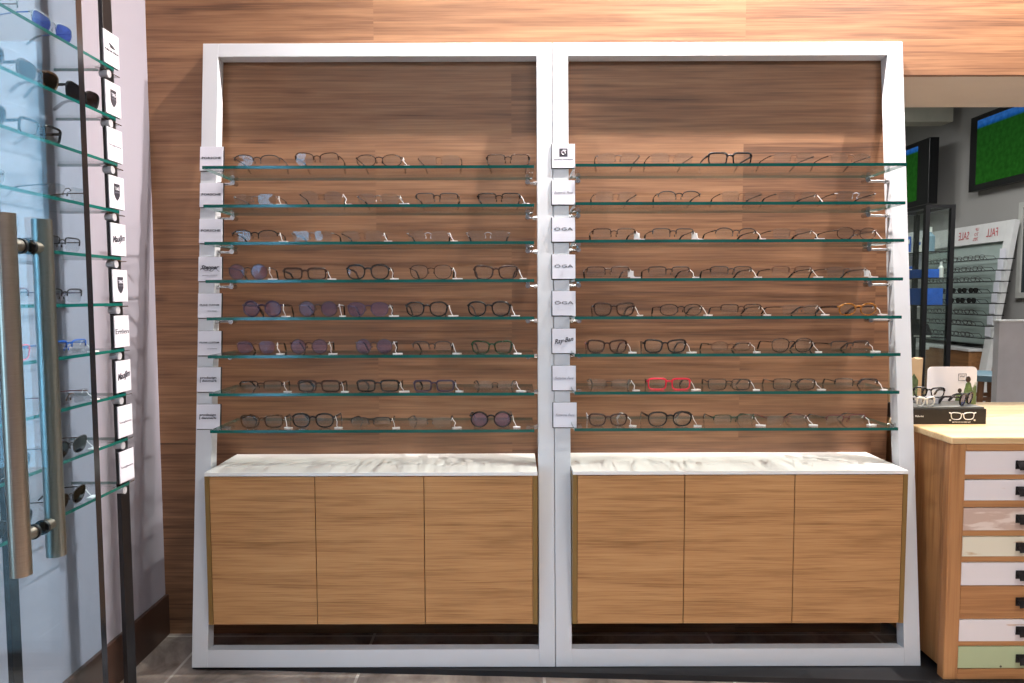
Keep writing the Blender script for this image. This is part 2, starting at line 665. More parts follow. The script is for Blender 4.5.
# ------------------------------------------------------------------ leaning racks
BY, BZ = 2.20, 0.019          # front foot line
TY = 2.425                     # front top line
HTZ = at(400, 43, TY).z
LEAN = math.atan2(TY - BY, HTZ - BZ)
LL = math.hypot(TY - BY, HTZ - BZ)
TH = 0.044


def frame_y(z):
    return BY + (z - BZ) * math.tan(LEAN)


def on_frame(px, py):
    d = ray(px, py)
    k = math.tan(LEAN)
    # BY + (H + d.z t - BZ) k = d.y t
    t = (BY + (H - BZ) * k) / (d.y - d.z * k)
    return Vector((d.x * t, d.y * t, H + d.z * t))


RX = [(-1.042, 0.1375), (0.1395, 1.323)]
SW = 0.052
SHY0, SHY1 = 2.16, 2.377
SHX = [(-0.942, 0.069), (0.194, 1.203)]
shelf_px = [[167.0, 205.7, 243.0, 281.0, 318.5, 356.5, 394.5, 431.3], [164.8, 203.3, 240.8, 279.4, 317.6, 355.0, 392.8, 429.4]]
SHZ = [[at(370, y, SHY0).z for y in shelf_px[0]], [at(735, y, SHY0).z for y in shelf_px[1]]]
ST = 0.0095
side_word = ['left', 'right']
ordn = ['top', 'second', 'third', 'fourth', 'fifth', 'sixth', 'seventh', 'bottom']
for u in range(2):
    x0, x1 = RX[u]
    w = x1 - x0
    rk = thing('leaning_display_rack', 'tall white rectangular rack leaning on the wood wall, ' + ('the one nearer the glass door' if u == 0 else 'the one nearer the drawer chest'), 'display rack', (x0, BY, BZ), (-LEAN, 0, 0), 'white leaning racks')
    for xa in (0, w - SW):
        MB().cbox((xa, 0, 0), (xa + SW, TH, LL), 0.0012).build('stile', WHITE, rk)
    MB().cbox((SW, 0, LL - 0.046), (w - SW, TH, LL), 0.0012).build('top_rail', WHITE, rk)
    MB().cbox((SW, 0, 0), (w - SW, TH, 0.056), 0.0012).build('bottom_rail', WHITE, rk)
    # shelf clips: short pins from the stiles' inner faces to the underside of the shelves
    Minv = (Matrix.Translation((x0, BY, BZ)) @ Matrix.Rotation(-LEAN, 4, 'X')).inverted()
    for z in SHZ[u]:
        zc = z - ST / 2 - 0.009
        for sd in (0, 1):
            yy = min(frame_y(zc) + 0.020, SHY1 + 0.012)
            xi = x0 + SW if sd == 0 else x1 - SW
            xe = SHX[u][0] + 0.012 if sd == 0 else SHX[u][1] - 0.016
            if abs(xe - xi) < 0.03:
                xe = xi + (0.03 if sd == 0 else -0.03)
            m = MB()
            s = 1 if sd == 0 else -1
            m.cyl((xi, yy, zc), (xi + s * 0.012, yy, zc), 0.0085, 14)
            m.cyl((xi + s * 0.012, yy, zc), (xe, yy, zc), 0.0045, 12)
            m.cyl((xe, yy - 0.03, zc), (xe, yy + 0.004, zc), 0.008, 14)
            m.cyl((xe, yy - 0.022, zc), (xe, yy - 0.022, z - ST / 2), 0.007, 14)
            m.v = [tuple(Minv @ Vector(p)) for p in m.v]
            m.build('shelf_clip', CHROME, rk, smooth=False)
    # glass shelves
    for i, z in enumerate(SHZ[u]):
        xa, xb = SHX[u]
        o = MB().box((xa, SHY0, -ST / 2), (xb, SHY1, ST / 2), 0, ends=1, back=2).build('glass_shelf', [SHELFG, EDGE, EDGE2], None, loc=(0, 0, z))
        tag(o, 'clear glass shelf with teal edge, %s one of eight on the %s rack' % (ordn[i], side_word[u]), 'shelf', 'glass shelves of the %s rack' % side_word[u])

# ------------------------------------------------------------------ wall cabinets through the racks
CY0 = 2.20
CABZ1 = at(370, 472.5, CY0).z
CABZ0 = at(370, 624.5, CY0).z
cab_x = [(-0.982, 0.080), (0.193, 1.262)]
cab_d = [[316, 424.5], [684, 793.5]]
for u in range(2):
    xa, xb = cab_x[u]
    zt = CABZ1 if u == 0 else CABZ1 + 0.002
    cb = thing('base_cabinet', 'oak three-door cabinet with white top, under the shelves of the %s rack' % side_word[u], 'cabinet', ((xa + xb) / 2, CY0, CABZ0), (0, 0, 0), 'oak three-door cabinets')
    hx = (xb - xa) / 2
    hz = zt - CABZ0
    m = MB()
    m.box((-hx, 0, 0), (-hx + 0.014, WY - CY0 - 0.002, hz - 0.012))
    m.build('side_panel', OAKEDGE, cb)
    MB().box((hx - 0.014, 0, 0), (hx, WY - CY0 - 0.002, hz - 0.012)).build('side_panel', OAKEDGE, cb)
    m = MB()
    m.box((-hx + 0.0142, 0.024, 0.002), (hx - 0.0142, WY - CY0 - 0.002, 0.018))
    m.box((-hx + 0.0142, WY - CY0 - 0.012, 0.018), (hx - 0.0142, WY - CY0 - 0.002, hz - 0.014))
    m.build('carcass', OAK, cb)
    MB().cbox((-hx, 0.0, hz - 0.0118), (hx, WY - CY0 - 0.002, hz), 0.001).build('white_top', TOPW, cb)
    xs = [-hx + 0.0155] + [at(p, 548, CY0).x - (xa + xb) / 2 for p in cab_d[u]] + [hx - 0.0155]
    for k in range(3):
        g = 0.0012
        d = MB().cbox((xs[k] + (g if k else 0), 0.0, 0.001), (xs[k + 1] - (g if k < 2 else 0), 0.020, hz - 0.0145), 0.0008).build('door', OAK, cb)

# ------------------------------------------------------------------ brand plaques on the racks
plq_l = [('PORSCHE', 0), ('PORSCHE', 0), ('PORSCHE', 0), ('Stepper', 's'), ('FRANK CUSTOM', 0), ('FRANK CUSTOM', 0), ('prodesign\n| denmark', 0), ('prodesign\n| denmark', 0)]
plq_r = [('G', 'logo'), ('Suzanne Face', 't'), ('ÖGA', 'w'), ('ÖGA', 'w'), ('ÖGA', 'w'), ('Ray-Ban', 'r'), ('Suzanne Face', 't'), ('Suzanne Face', 't')]
pl_c = [[(211.5, 159.2), (211.3, 195.5), (210.8, 231.5), (210, 269.3), (209.6, 305.8), (209.4, 343.3), (208.7, 379.5), (208.2, 416.5)],
        [(563.3, 156.5), (563.3, 193), (563.4, 230), (563.6, 267), (563.8, 303.5), (563.8, 341), (564, 378), (564.8, 414.8)]]
look = [['fine black capitals'] * 3 + ['a curly black signature'] + ['thin small capitals'] * 2 + ['two small lowercase lines'] * 2,
        ['a black square emblem', 'pale handwriting', 'wide spaced letters', 'wide spaced letters', 'wide spaced letters', 'a bold slanted signature', 'pale handwriting', 'pale handwriting']]
for u in range(2):
    for i, (c, sp) in enumerate(zip(pl_c[u], plq_l if u == 0 else plq_r)):
        p = on_frame(c[0] + (0.8 if u == 0 else 0), c[1])
        t = thing('brand_plaque', 'white plaque with %s, at the %s shelf of the %s rack' % (look[u][i], ordn[i], side_word[u]), 'sign',
                  p, (-LEAN, 0, 0), 'square plaques on the %s rack' % side_word[u])
        hw, hh = 0.0385, 0.0405
        dx = -0.0025 if u else 0.001
        MB().cbox((-hw + dx, -0.004, -hh - 0.0025), (hw + (0.001 if u else 0.003), -0.0005, hh + 0.001), 0.0005).build('backing_plate', BLACK, t)
        MB().cbox((-hw, -0.007, -hh), (hw, -0.0041, hh), 0.0005).build('face_plate', PLATE, t)
        s, k = sp
        if k == 0 and '\n' in s:
            lettering('lettering', s, 0.056, 0.020, INK, t, (0, -0.0072, 0.0), bold=0.02)
        elif k == 0:
            lettering('lettering', s, 0.064, 0.0075 if s[0] == 'P' else 0.006, INK, t, (0, -0.0072, 0.002), bold=0.02)
            if s[0] == 'F':
                lettering('small_print', 'EYEWEAR', 0.03, 0.003, INKG, t, (0.01, -0.0072, -0.018))
        elif k == 's':
            lettering('lettering', s, 0.062, 0.018, INK, t, (0, -0.0072, 0.004), shear=0.5, bold=0.03)
            sw = [(-0.032 + 0.064 * q / 20, -0.0075, -0.004 + 0.006 * math.sin(q * 0.7) * math.cos(q * 0.2)) for q in range(21)]
            MB().tube(sw, 0.0008, 6).build('swash', INK, t)
            lettering('small_print', 'eyewear collection', 0.05, 0.003, INKG, t, (0, -0.0072, -0.021))
        elif k == 'logo':
            MB().box((-0.014, -0.0076, -0.003), (0.014, -0.0071, 0.025)).build('emblem', INK, t)
            ring = [(0.006 * math.cos(a * PI / 10), -0.0078, 0.011 + 0.006 * math.sin(a * PI / 10)) for a in range(-2, 17)]
            MB().tube(ring, 0.0013, 6).build('emblem_letter', PLATE, t)
            MB().box((-0.002, -0.0080, 0.0175), (0.009, -0.0077, 0.0200)).build('emblem_bar', PLATE, t)
            lettering('lettering', 'GOOD STORIES', 0.064, 0.0035, INK, t, (0, -0.0072, -0.012))
        elif k == 't':
            lettering('lettering', s, 0.062, 0.008, INKG, t, (0, -0.0072, 0.0), shear=0.45)
        elif k == 'w':
            lettering('lettering', 'ÖGA', 0.062, 0.0125, INK, t, (0, -0.0072, 0.003))
        elif k == 'r':
            lettering('lettering', s, 0.064, 0.02, INK, t, (0, -0.0072, 0.0), shear=0.45, bold=0.02, rot=(PI / 2, -R(10), 0))


# ------------------------------------------------------------------ spectacles
def outline(shape, a, b, n=30):
    pts = []
    for k in range(n):
        t = 2 * PI * k / n
        c, s = math.cos(t), math.sin(t)
        e = {'rect': 4.5, 'round': 2.0, 'panto': 2.5, 'wayf': 3.2, 'oval': 2.3, 'hex': 2.9, 'pilot': 2.6, 'wrap': 3.0}[shape]
        x = a * math.copysign(abs(c) ** (2 / e), c)
        z = b * math.copysign(abs(s) ** (2 / e), s)
        tp = {'rect': 0.05, 'round': 0.0, 'panto': 0.10, 'wayf': 0.13, 'oval': 0.03, 'hex': 0.07, 'pilot': 0.16, 'wrap': 0.1}[shape]
        x *= 1 + tp * (z / b)
        if shape in ('wayf', 'pilot', 'wrap') and z > 0:
            z += 0.12 * b * (x / a) * (z / b)
        pts.append((x, z))
    return pts


DIM = {'rect': (.0265, .0165), 'round': (.0235, .0225), 'panto': (.0245, .0205), 'wayf': (.0265, .0190), 'oval': (.0260, .0165), 'hex': (.0255, .0190), 'pilot': (.0275, .0205), 'wrap': (.0300, .0190)}
mesh_count = 0


def make_glasses(name, label, group, loc, rz, shape, style, col, lens=None, width=None, temple=None, tagged=False, fold=0.0, tl=0.13, parts=True, side_tag=1):
    """style: full, thin, semi, rimless.  Local: front faces -Y, temples run +Y, rests on z=0."""
    a, b = DIM[shape]
    br = 0.0095
    W = 4 * a + 2 * br
    if width:
        k = width / (W + 0.006)
        a *= k; br *= k; b *= (k + 1) / 2
    zc = b + 0.002
    fc = FCOL[col]
    tcm = FCOL[temple] if temple else fc
    ln = lens or (LENSR if style == 'rimless' else LENS)
    g = thing(name, label, 'sunglasses' if name == 'sunglasses' else 'glasses', loc, (0, 0, rz), group)
    rr = {'full': 0.0023, 'thin': 0.0013, 'semi': 0.0013, 'rimless': 0.0004}[style]
    fm = MB()
    wrap = 0.10
    for s in (-1, 1):
        ol = outline(shape, a, b)
        ol = [(s * x, z) for x, z in ol]
        cx = s * (br + a)
        P = [Vector((cx + x, wrap * (abs(cx + x)) ** 2 * 4 - 0.13 * z, zc + z)) for x, z in ol]
        if style in ('full', 'thin'):
            fm.tube(P, rr, 6, closed=True, flat=(1.0, 1.35) if style == 'full' else None)
            if style == 'full':
                top = [P[q] for q in range(len(P)) if ol[q][1] > b * 0.45]
                top.sort(key=lambda v: v.x)
                fm.tube([v + Vector((0, -0.0003, 0.0006)) for v in top], 0.0031, 6)
        elif style == 'semi':
            top = [(P[q], ol[q]) for q in range(len(P)) if ol[q][1] > -b * 0.15]
            top.sort(key=lambda v: v[0].x)
            fm.tube([v[0] for v in top], rr * 1.3, 6)
        # lens
        lm = MB()
        n = len(P)
        cen = sum(P, Vector()) / n
        fr = [p + (cen - p) * 0.01 for p in P]
        vs = [cen + Vector((0, -0.0012, 0))] + [p + Vector((0, -0.0006, 0)) for p in fr] + [cen + Vector((0, 0.0002, 0))] + [p + Vector((0, 0.0008, 0)) for p in fr]
        fs = []
        for q in range(n):
            r = (q + 1) % n
            fs += [(0, 1 + q, 1 + r), (n + 1, n + 2 + r, n + 2 + q), (1 + q, n + 2 + q, n + 2 + r, 1 + r)]
        lm.add(vs, fs)
        lm.build('lens', ln, g, smooth=False)
    # bridge
    zb = zc + b * 0.45
    bb = max(rr * 1.3, 0.0013)
    fm.tube([(-br - a * 0.03, -0.0004, zb - 0.001), (-br * .5, -0.0015, zb + 0.0022), (0, -0.002, zb + 0.003), (br * .5, -0.0015, zb + 0.0022), (br + a * 0.03, -0.0004, zb - 0.001)], bb, 6)
    # nose pads on thin arms
    if style != 'full':
        for s in (-1, 1):
            fm.tube([(s * br * 1.02, 0.0, zb - 0.003), (s * br * .8, 0.006, zb - 0.006), (s * br * .75, 0.007, zb - 0.011)], 0.0007, 5)
            fm.tube([(s * br * .72, 0.007, zb - 0.009), (s * br * .85, 0.0075, zb - 0.015)], [0.0016, 0.0018], 6)
    xo = br + 2 * a
    hy = wrap * xo ** 2 * 4
    zh = zc + b * 0.5
    for s in (-1, 1):
        fm.tube([(s * (xo - 0.003), hy - 0.0008, zh), (s * (xo + 0.0022), hy + 0.0004, zh + 0.0005), (s * (xo + 0.0034), hy + 0.005, zh + 0.0005)], max(rr * 1.35, 0.0013), 6)
    fm.build('front_frame', fc, g, smooth=True)
    for s in (-1, 1):
        x = s * (xo + 0.0034)
        tm = MB()
        tf = 0.0027 if style == 'full' else 0.0014
        spl = 0.004
        L = tl
        path = [(x, hy + 0.005, zh), (x - s * 0.000, hy + 0.03, zh), (x - s * spl * .3, hy + L * .45, zh - 0.001), (x - s * spl, hy + L * .68, zh - 0.003), (x - s * spl * 1.8, hy + L * .80, zh * .74), (x - s * spl * 2.6, hy + L * .93, zh * .3), (x - s * spl * 3, hy + L, 0.0025)]
        path = [Vector(p) for p in path]
        rad = [tf * 1.1, tf, tf, tf * 1.0, tf * 1.15 + .0003, tf * 1.25 + .0005, tf * 1.0 + .0003]
        if style != 'full':
            k3 = 4
            tm.tube(path[:k3], rad[:k3], 6)
            tm.tube([path[3]] + path[4:], [0.0018, 0.0026, 0.0029, 0.0020], 6, mi=1)
            tm.build('temple', [tcm, FCOL['black'] if col != 'white' else tcm], g, smooth=True)
        else:
            tm.tube(path, rad, 6, flat=(0.55, 1.35))
            tm.build('temple', tcm, g, smooth=True)
    if tagged:
        s = side_tag
        x = s * (xo + 0.004)
        tg = MB()
        y0 = hy + 0.012
        q_ = random.uniform(-1, 1)
        tg.tube([(x - s * 0.004, y0 + 0.002, zh - 0.006), (x, y0, zh + 0.003), (x + s * 0.003, y0 - 0.006, zh - 0.003), (x + s * (0.007 + 0.004 * q_), y0 - 0.012, zh * 0.6), (x + s * (0.010 - 0.003 * q_), y0 - 0.018, zh * .25), (x + s * .014, y0 - 0.022, 0.0022)], 0.0010, 5)
        M = Matrix.Translation((x + s * 0.014, y0 - 0.020, 0.0028)) @ Matrix.Rotation(random.uniform(-.6, .6), 4, 'Z')
        tl_ = random.uniform(0.008, 0.014)
        tg.box((-tl_, -0.006, -0.0022), (tl_ * 1.2, 0.007, 0.0010), M=M)
        if tagged == 2:
            tg.box((x - 0.006, y0 - 0.006, 0.004), (x + 0.012, y0 - 0.0045, zh * 0.85))
        tg.build('price_tag', TAG, g)
    return g


# centre px, shape, style, colour, temple colour, lens, width px, tag, yaw
P_ = LENSP
T = {}
T[0] = [
    [(257, 'oval', 'semi', 'dark', None, None, 46, 0, 4), (317, 'pilot', 'semi', 'brown', 'black', None, 44, 0, 2), (379, 'oval', 'thin', 'black', None, None, 46, 1, 0), (439, 'rect', 'rimless', 'bronze', 'brown', None, 42, 0, 0), (508, 'rect', 'semi', 'brown', 'dark', None, 43, 0, 0)],
    [(255, 'rect', 'rimless', 'silver', 'silver', None, 44, 1, 0), (321, 'panto', 'rimless', 'bronze', 'black', None, 42, 1, 6), (378, 'rect', 'rimless', 'silver', 'dark', None, 42, 1, 0), (437, 'rect', 'semi', 'dark', 'dark', None, 43, 0, 0), (499, 'rect', 'semi', 'black', 'dark', None, 43, 1, 0)],
    [(255, 'oval', 'semi', 'black', 'black', None, 46, 1, 3), (312, 'rect', 'rimless', 'silver', 'black', None, 42, 0, -2), (362, 'rect', 'rimless', 'bronze', 'black', None, 42, 1, 0), (428, 'rect', 'rimless', 'clear', 'dark', None, 42, 1, 0), (488, 'rect', 'rimless', 'clear', 'dark', None, 43, 0, 0)],
    [(248, 'round', 'thin', 'dark', None, P_, 40, 1, 0), (305, 'rect', 'full', 'brown', 'black', None, 42, 1, 7), (368, 'panto', 'full', 'black', 'brown', None, 43, 1, 0), (431, 'panto', 'thin', 'brown', 'brown', None, 43, 1, 0), (496, 'wayf', 'full', 'brown', 'black', None, 44, 1, 3)],
    [(262, 'round', 'full', 'violet', 'black', P_, 40, 1, -3), (318, 'round', 'thin', 'dark', 'clear', P_, 40, 1, 0), (368, 'panto', 'thin', 'violet', 'dark', P_, 42, 1, 0), (427, 'panto', 'full', 'black', 'black', None, 42, 1, 4), (489, 'panto', 'full', 'black', 'dark', None, 43, 1, -2)],
    [(256, 'panto', 'thin', 'bronze', 'brown', P_, 40, 1, 0), (309, 'round', 'thin', 'brown', 'dark', P_, 38, 1, 0), (374, 'round', 'thin', 'dark', 'clear', P_, 38, 1, 0), (432, 'hex', 'semi', 'dark', 'brown', None, 40, 1, 0), (492, 'wayf', 'full', 'green', 'black', None, 41, 1, 0)],
    [(261, 'rect', 'semi', 'brown', 'dark', None, 43, 1, 5), (319, 'rect', 'full', 'brown', 'black', None, 43, 1, -2), (378, 'rect', 'full', 'black', 'brown', None, 43, 1, 0), (434, 'rect', 'full', 'violet', 'black', None, 41, 1, 0), (495, 'rect', 'rimless', 'black', 'black', None, 42, 1, 0)],
    [(262, 'wayf', 'full', 'tort', 'black', None, 43, 1, 4), (313, 'panto', 'full', 'black', 'dark', None, 43, 1, -3), (371, 'rect', 'semi', 'dark', 'black', None, 41, 1, 0), (430, 'rect', 'rimless', 'dark', 'black', None, 44, 1, 0), (491, 'round', 'full', 'black', 'dark', P_, 42, 1, 0)],
]
T[1] = [
    [(618, 'rect', 'rimless', 'dark', 'brown', None, 43, 0, 0), (672, 'rect', 'rimless', 'bronze', 'brown', None, 43, 0, 4), (730, 'rect', 'full', 'black', 'dark', None, 44, 0, 0), (794, 'rect', 'rimless', 'bronze', 'black', None, 44, 0, 6), (851, 'oval', 'rimless', 'bronze', 'brown', None, 44, 0, 6)],
    [(616, 'rect', 'rimless', 'bronze', 'black', None, 42, 0, 5), (679, 'oval', 'semi', 'dark', 'black', None, 43, 0, 0), (742, 'rect', 'rimless', 'bronze', 'black', None, 42, 0, 4), (798, 'oval', 'rimless', 'bronze', 'black', None, 43, 1, 8), (856, 'rect', 'rimless', 'clear', 'black', None, 42, 0, 4)],
    [(614, 'rect', 'semi', 'brown', 'dark', None, 44, 2, 0), (673, 'rect', 'semi', 'dark', 'black', None, 43, 2, 5), (736, 'oval', 'semi', 'dark', 'black', None, 44, 1, 6), (793, 'rect', 'rimless', 'bronze', 'black', None, 43, 1, 5), (857, 'oval', 'thin', 'brown', 'black', None, 46, 1, 12)],
    [(608, 'rect', 'semi', 'brown', 'dark', None, 44, 2, 0), (669, 'rect', 'semi', 'dark', 'brown', None, 43, 1, 2), (731, 'rect', 'semi', 'dark', 'black', None, 43, 1, 4), (792, 'rect', 'semi', 'bronze', 'black', None, 43, 1, 5), (847, 'rect', 'rimless', 'dark', 'black', None, 43, 2, 6)],
    [(614, 'wayf', 'full', 'brown', 'brown', None, 41, 1, 2), (681, 'oval', 'thin', 'black', 'black', None, 44, 1, 5), (741, 'rect', 'semi', 'brown', 'black', None, 43, 1, 5), (801, 'rect', 'rimless', 'dark', 'black', None, 43, 1, 14), (858, 'oval', 'full', 'amber', 'brown', None, 44, 1, 12)],
    [(607, 'wayf', 'full', 'brown', 'wine', None, 40, 1, 0), (665, 'wayf', 'full', 'black', 'dark', None, 42, 1, -3), (731, 'oval', 'thin', 'bronze', 'black', None, 42, 1, 4), (792, 'panto', 'thin', 'black', 'brown', None, 43, 1, 4), (850, 'rect', 'semi', 'dark', 'black', None, 43, 1, 8)],
    [(609, 'rect', 'rimless', 'dark', 'black', None, 44, 1, -8), (669, 'rect', 'full', 'red', 'black', None, 43, 1, -3), (729, 'rect', 'thin', 'black', 'black', None, 43, 1, -3), (794, 'rect', 'thin', 'black', 'dark', None, 43, 1, -2), (856, 'rect', 'semi', 'black', 'black', None, 43, 1, -4)],
    [(608, 'wayf', 'full', 'brown', 'clear', None, 39, 1, 0), (670, 'panto', 'full', 'black', 'black', None, 46, 1, 4), (734, 'rect', 'semi', 'green', 'black', None, 43, 1, 2), (787, 'rect', 'rimless', 'wine', 'wine', None, 44, 1, 6), (846, 'rect', 'semi', 'wine', 'dark', None, 44, 1, 10)],
]
STY = {'full': 'full-rim', 'thin': 'fine-wire', 'semi': 'half-rim', 'rimless': 'rimless'}
SHN = {'rect': 'rectangular', 'round': 'round', 'panto': 'rounded', 'wayf': 'square', 'oval': 'oval', 'hex': 'angular', 'pilot': 'pilot', 'wrap': 'wraparound'}
CN = {'black': 'black', 'brown': 'brown', 'dark': 'dark grey', 'tort': 'tortoiseshell', 'green': 'dark green', 'amber': 'amber tortoise', 'bronze': 'bronze', 'silver': 'silver', 'red': 'bright red', 'wine': 'wine red', 'violet': 'dark violet', 'clear': 'clear', 'blue': 'blue', 'white': 'white'}
o5 = ['first', 'second', 'third', 'fourth', 'last']
for u in range(2):
    for i, row in enumerate(T[u]):
        for k, (cx, shp, sty, col, tmp, ln, wp, tg, yaw) in enumerate(row):
            yf = SHY0 + 0.022 + random.uniform(0, 0.012)
            z = SHZ[u][i] + ST / 2
            p = at(cx, shelf_px[u][i] - 8, yf)
            lab = '%s %s %s glasses, %s pair along the %s shelf of the %s rack' % (CN[col], STY[sty], SHN[shp], o5[k], ordn[i], side_word[u])
            w = wp / F * yf * 1.0
            make_glasses('eyeglasses', lab, 'glasses on the shelves of the %s rack' % side_word[u], (p.x, yf, z), R(yaw + random.uniform(-1.5, 1.5)),
                         shp, sty, col, ln, w, tmp, tg, tl=0.128)

# ------------------------------------------------------------------ side wall display behind the glass door
PX = -1.105          # face of the posts
posts = []
PYN = (1.93, 1.995)
for k, (ya, yb) in enumerate(((1.945, 1.99), (1.50, 1.53))):
    o = MB().cbox((PX - 0.012, ya, 0), (PX, yb, CZ - 0.001), 0.001).build('shelf_post', BLACK)
    tag(o, ['flat black post carrying the square plaques beside the side wall', 'flat black post seen through the glass door by its handle'][k], 'post', 'black shelf posts of the side display')
SDX0, SDX1 = -1.250, -1.085
side_y = [72.5, 120.5, 165.5, 212, 258.5, 304.5, 350.5, 396, 442, 488]
side_z = [onx(119, y, -1.085).z for y in side_y]
sordn = ['top', 'second', 'third', 'fourth', 'fifth', 'sixth', 'seventh', 'eighth', 'ninth', 'bottom']
for i, z in enumerate(side_z):
    m = MB().box((SDX0, 1.22, -0.004), (SDX1, 1.955, 0.004), 0, ends=1)
    m.mi[5] = 0
    o = m.build('glass_shelf', [SHELFG, EDGE], None, loc=(0, 0, z))
    tag(o, 'clear glass shelf behind the glass door, %s one of ten on the side wall' % sordn[i], 'shelf', 'glass shelves of the side wall display')
    c = thing('shelf_bracket', 'small round clear standoff under the %s side shelf at the plaque post' % sordn[i], 'bracket', (PX, 1.888, z - 0.016), (0, 0, 0), 'standoffs of the side wall display')
    MB().cyl((-0.008, 0.05, 0), (0.012, 0.05, 0), 0.0095, 18).build('stud', FCOL['clear'], c, smooth=False)
    MB().cyl((0.012, 0.05, 0), (0.016, 0.05, 0), 0.0105, 18).build('cap', FCOL['clear'], c)
    MB().box((-0.010, 0.03, 0.0095), (0.006, 0.12, 0.0118)).build('tongue', CHROME, c)
slab = [('PORSCHE DESIGN', 'wing'), ('TAG', 'shield'), ('Sunglasses', 0), ('TAG', 'shield'), ('MauiJim', 's'), ('TAG', 'shield'), ('Emlen', 'f'), ('MauiJim', 's'), ('Sunglasses', 0), ('Sunglasses', 0)]
slook = ['a winged emblem', 'a dark shield emblem', 'a thin word', 'a dark shield emblem', 'a scribbled signature', 'a dark shield emblem', 'a serif word', 'a scribbled signature', 'a thin word', 'a thin word']
for i, (s, k) in enumerate(slab):
    cx = 116.5 + i * 1.0
    z = side_z[i] + 0.052
    t = thing('brand_plaque', 'white plaque with %s, on the black post at the %s side shelf' % (slook[i], sordn[i]), 'sign', (PX + 0.014, 1.950, z), (0, 0, PI / 2), 'square plaques on the black post')
    hw, hh = 0.036, 0.044
    MB().cbox((-hw - 0.0035, -0.001, -hh - 0.001), (hw, 0.003, hh + 0.001), 0.0005).build('backing_plate', BLACK, t)
    MB().box((0.0, 0.003, -0.01), (0.034, 0.0139, 0.01)).build('bracket', BLACK, t)
    MB().cbox((-hw, -0.004, -hh), (hw, -0.0011, hh), 0.0005).build('face_plate', PLATE, t)
    if k == 'wing':
        m = MB()
        for q in range(4):
            m.tube([(-0.012 + q * 0.002, -0.0044, 0.014 - q * 0.003), (0.004, -0.0044, 0.010 - q * 0.002), (0.016 - q * 0.002, -0.0044, 0.004)], 0.0012, 5)
        m.build('emblem', INK, t)
        lettering('lettering', s, 0.064, 0.0055, INK, t, (0, -0.0042, -0.006))
    elif k == 'shield':
        sh = [(-0.014, 0.024), (0.014, 0.024), (0.014, -0.006), (0.008, -0.016), (0, -0.022), (-0.008, -0.016), (-0.014, -0.006)]
        MB().prism(sh, -0.0046, -0.0041).build('emblem', INK, t)
        sh2 = [(-0.009, 0.020), (0.009, 0.020), (0.009, 0.004), (-0.009, 0.004)]
        lettering('emblem_letters', 'TAG', 0.020, 0.009, PLATE, t, (0, -0.0048, 0.011), bold=0.02)
        lettering('emblem_small_letters', 'HEUER', 0.020, 0.004, INKG, t, (0, -0.0048, 0.0))
    elif k == 's':
        lettering('lettering', s, 0.062, 0.024, INK, t, (0, -0.0042, 0.0), shear=0.5, bold=0.02, rot=(PI / 2, -R(8), 0))
    elif k == 'f':
        lettering('lettering', s, 0.064, 0.014, INK, t, (0, -0.0042, 0.0))
    else:
        lettering('lettering', s, 0.060, 0.007, INKG, t, (0, -0.0042, -0.002))

# centre Y, kind, shape, style, colour, temple, lens
S_ = {
    0: [(1.36, 0, 'wrap', 'semi', 'clear', 'clear', LENS), (1.54, 0, 'wrap', 'semi', 'clear', 'wine', LENSR), (1.72, 1, 'wrap', 'semi', 'clear', 'blue', LENSB)],
    1: [(1.30, 1, 'wrap', 'full', 'black', None, LENSD), (1.48, 1, 'wrap', 'full', 'tort', 'black', LENSD), (1.66, 1, 'wrap', 'full', 'tort', 'brown', LENSN), (1.83, 1, 'wayf', 'full', 'black', None, LENSD)],
    2: [(1.29, 0, 'rect', 'full', 'black', None, LENS), (1.475, 1, 'wrap', 'full', 'dark', 'black', LENSD), (1.66, 0, 'rect', 'full', 'black', None, LENS)],
    3: [(1.47, 0, 'rect', 'thin', 'clear', 'silver', LENS), (1.75, 0, 'rect', 'rimless', 'silver', 'black', LENS)],
    4: [(1.44, 0, 'rect', 'semi', 'clear', 'dark', LENS), (1.72, 0, 'rect', 'semi', 'dark', 'black', LENS)],
    5: [(1.52, 0, 'rect', 'semi', 'wine', 'dark', LENS), (1.72, 0, 'rect', 'semi', 'dark', 'violet', LENS)],
    6: [(1.52, 0, 'rect', 'thin', 'red', 'blue', LENS), (1.73, 0, 'rect', 'semi', 'blue', 'blue', LENS)],
    7: [(1.49, 1, 'wrap', 'semi', 'green', 'black', LENSD), (1.73, 0, 'rect', 'rimless', 'bronze', 'wine', LENS)],
    8: [(1.51, 1, 'pilot', 'thin', 'dark', 'black', LENSD), (1.72, 1, 'pilot', 'thin', 'dark', 'brown', LENSD)],
    9: [(1.50, 1, 'pilot', 'thin', 'dark', 'silver', LENSD), (1.71, 1, 'pilot', 'thin', 'dark', 'black', LENSD)],
}
for i, row in S_.items():
    for k, (y, sun, shp, sty, col, tmp, ln) in enumerate(row):
        nm = 'sunglasses' if sun else 'eyeglasses'
        pos = ['nearest the door handle', 'next further along', 'third along', 'furthest by the plaque post'][k if k < len(row) - 1 else 3]
        lab = '%s %s %s, %s, on the %s side wall shelf' % (CN[col], SHN[shp], nm, pos, sordn[i])
        make_glasses(nm, lab, 'eyewear on the side wall shelves', (SDX1 - 0.012, y, side_z[i] + 0.004), PI / 2 + R(random.uniform(-4, 4)), shp, sty, col, ln, 0.138, tmp, 1 if i in (6, 7, 8, 9) and k == len(row) - 1 else 0, tl=0.112)

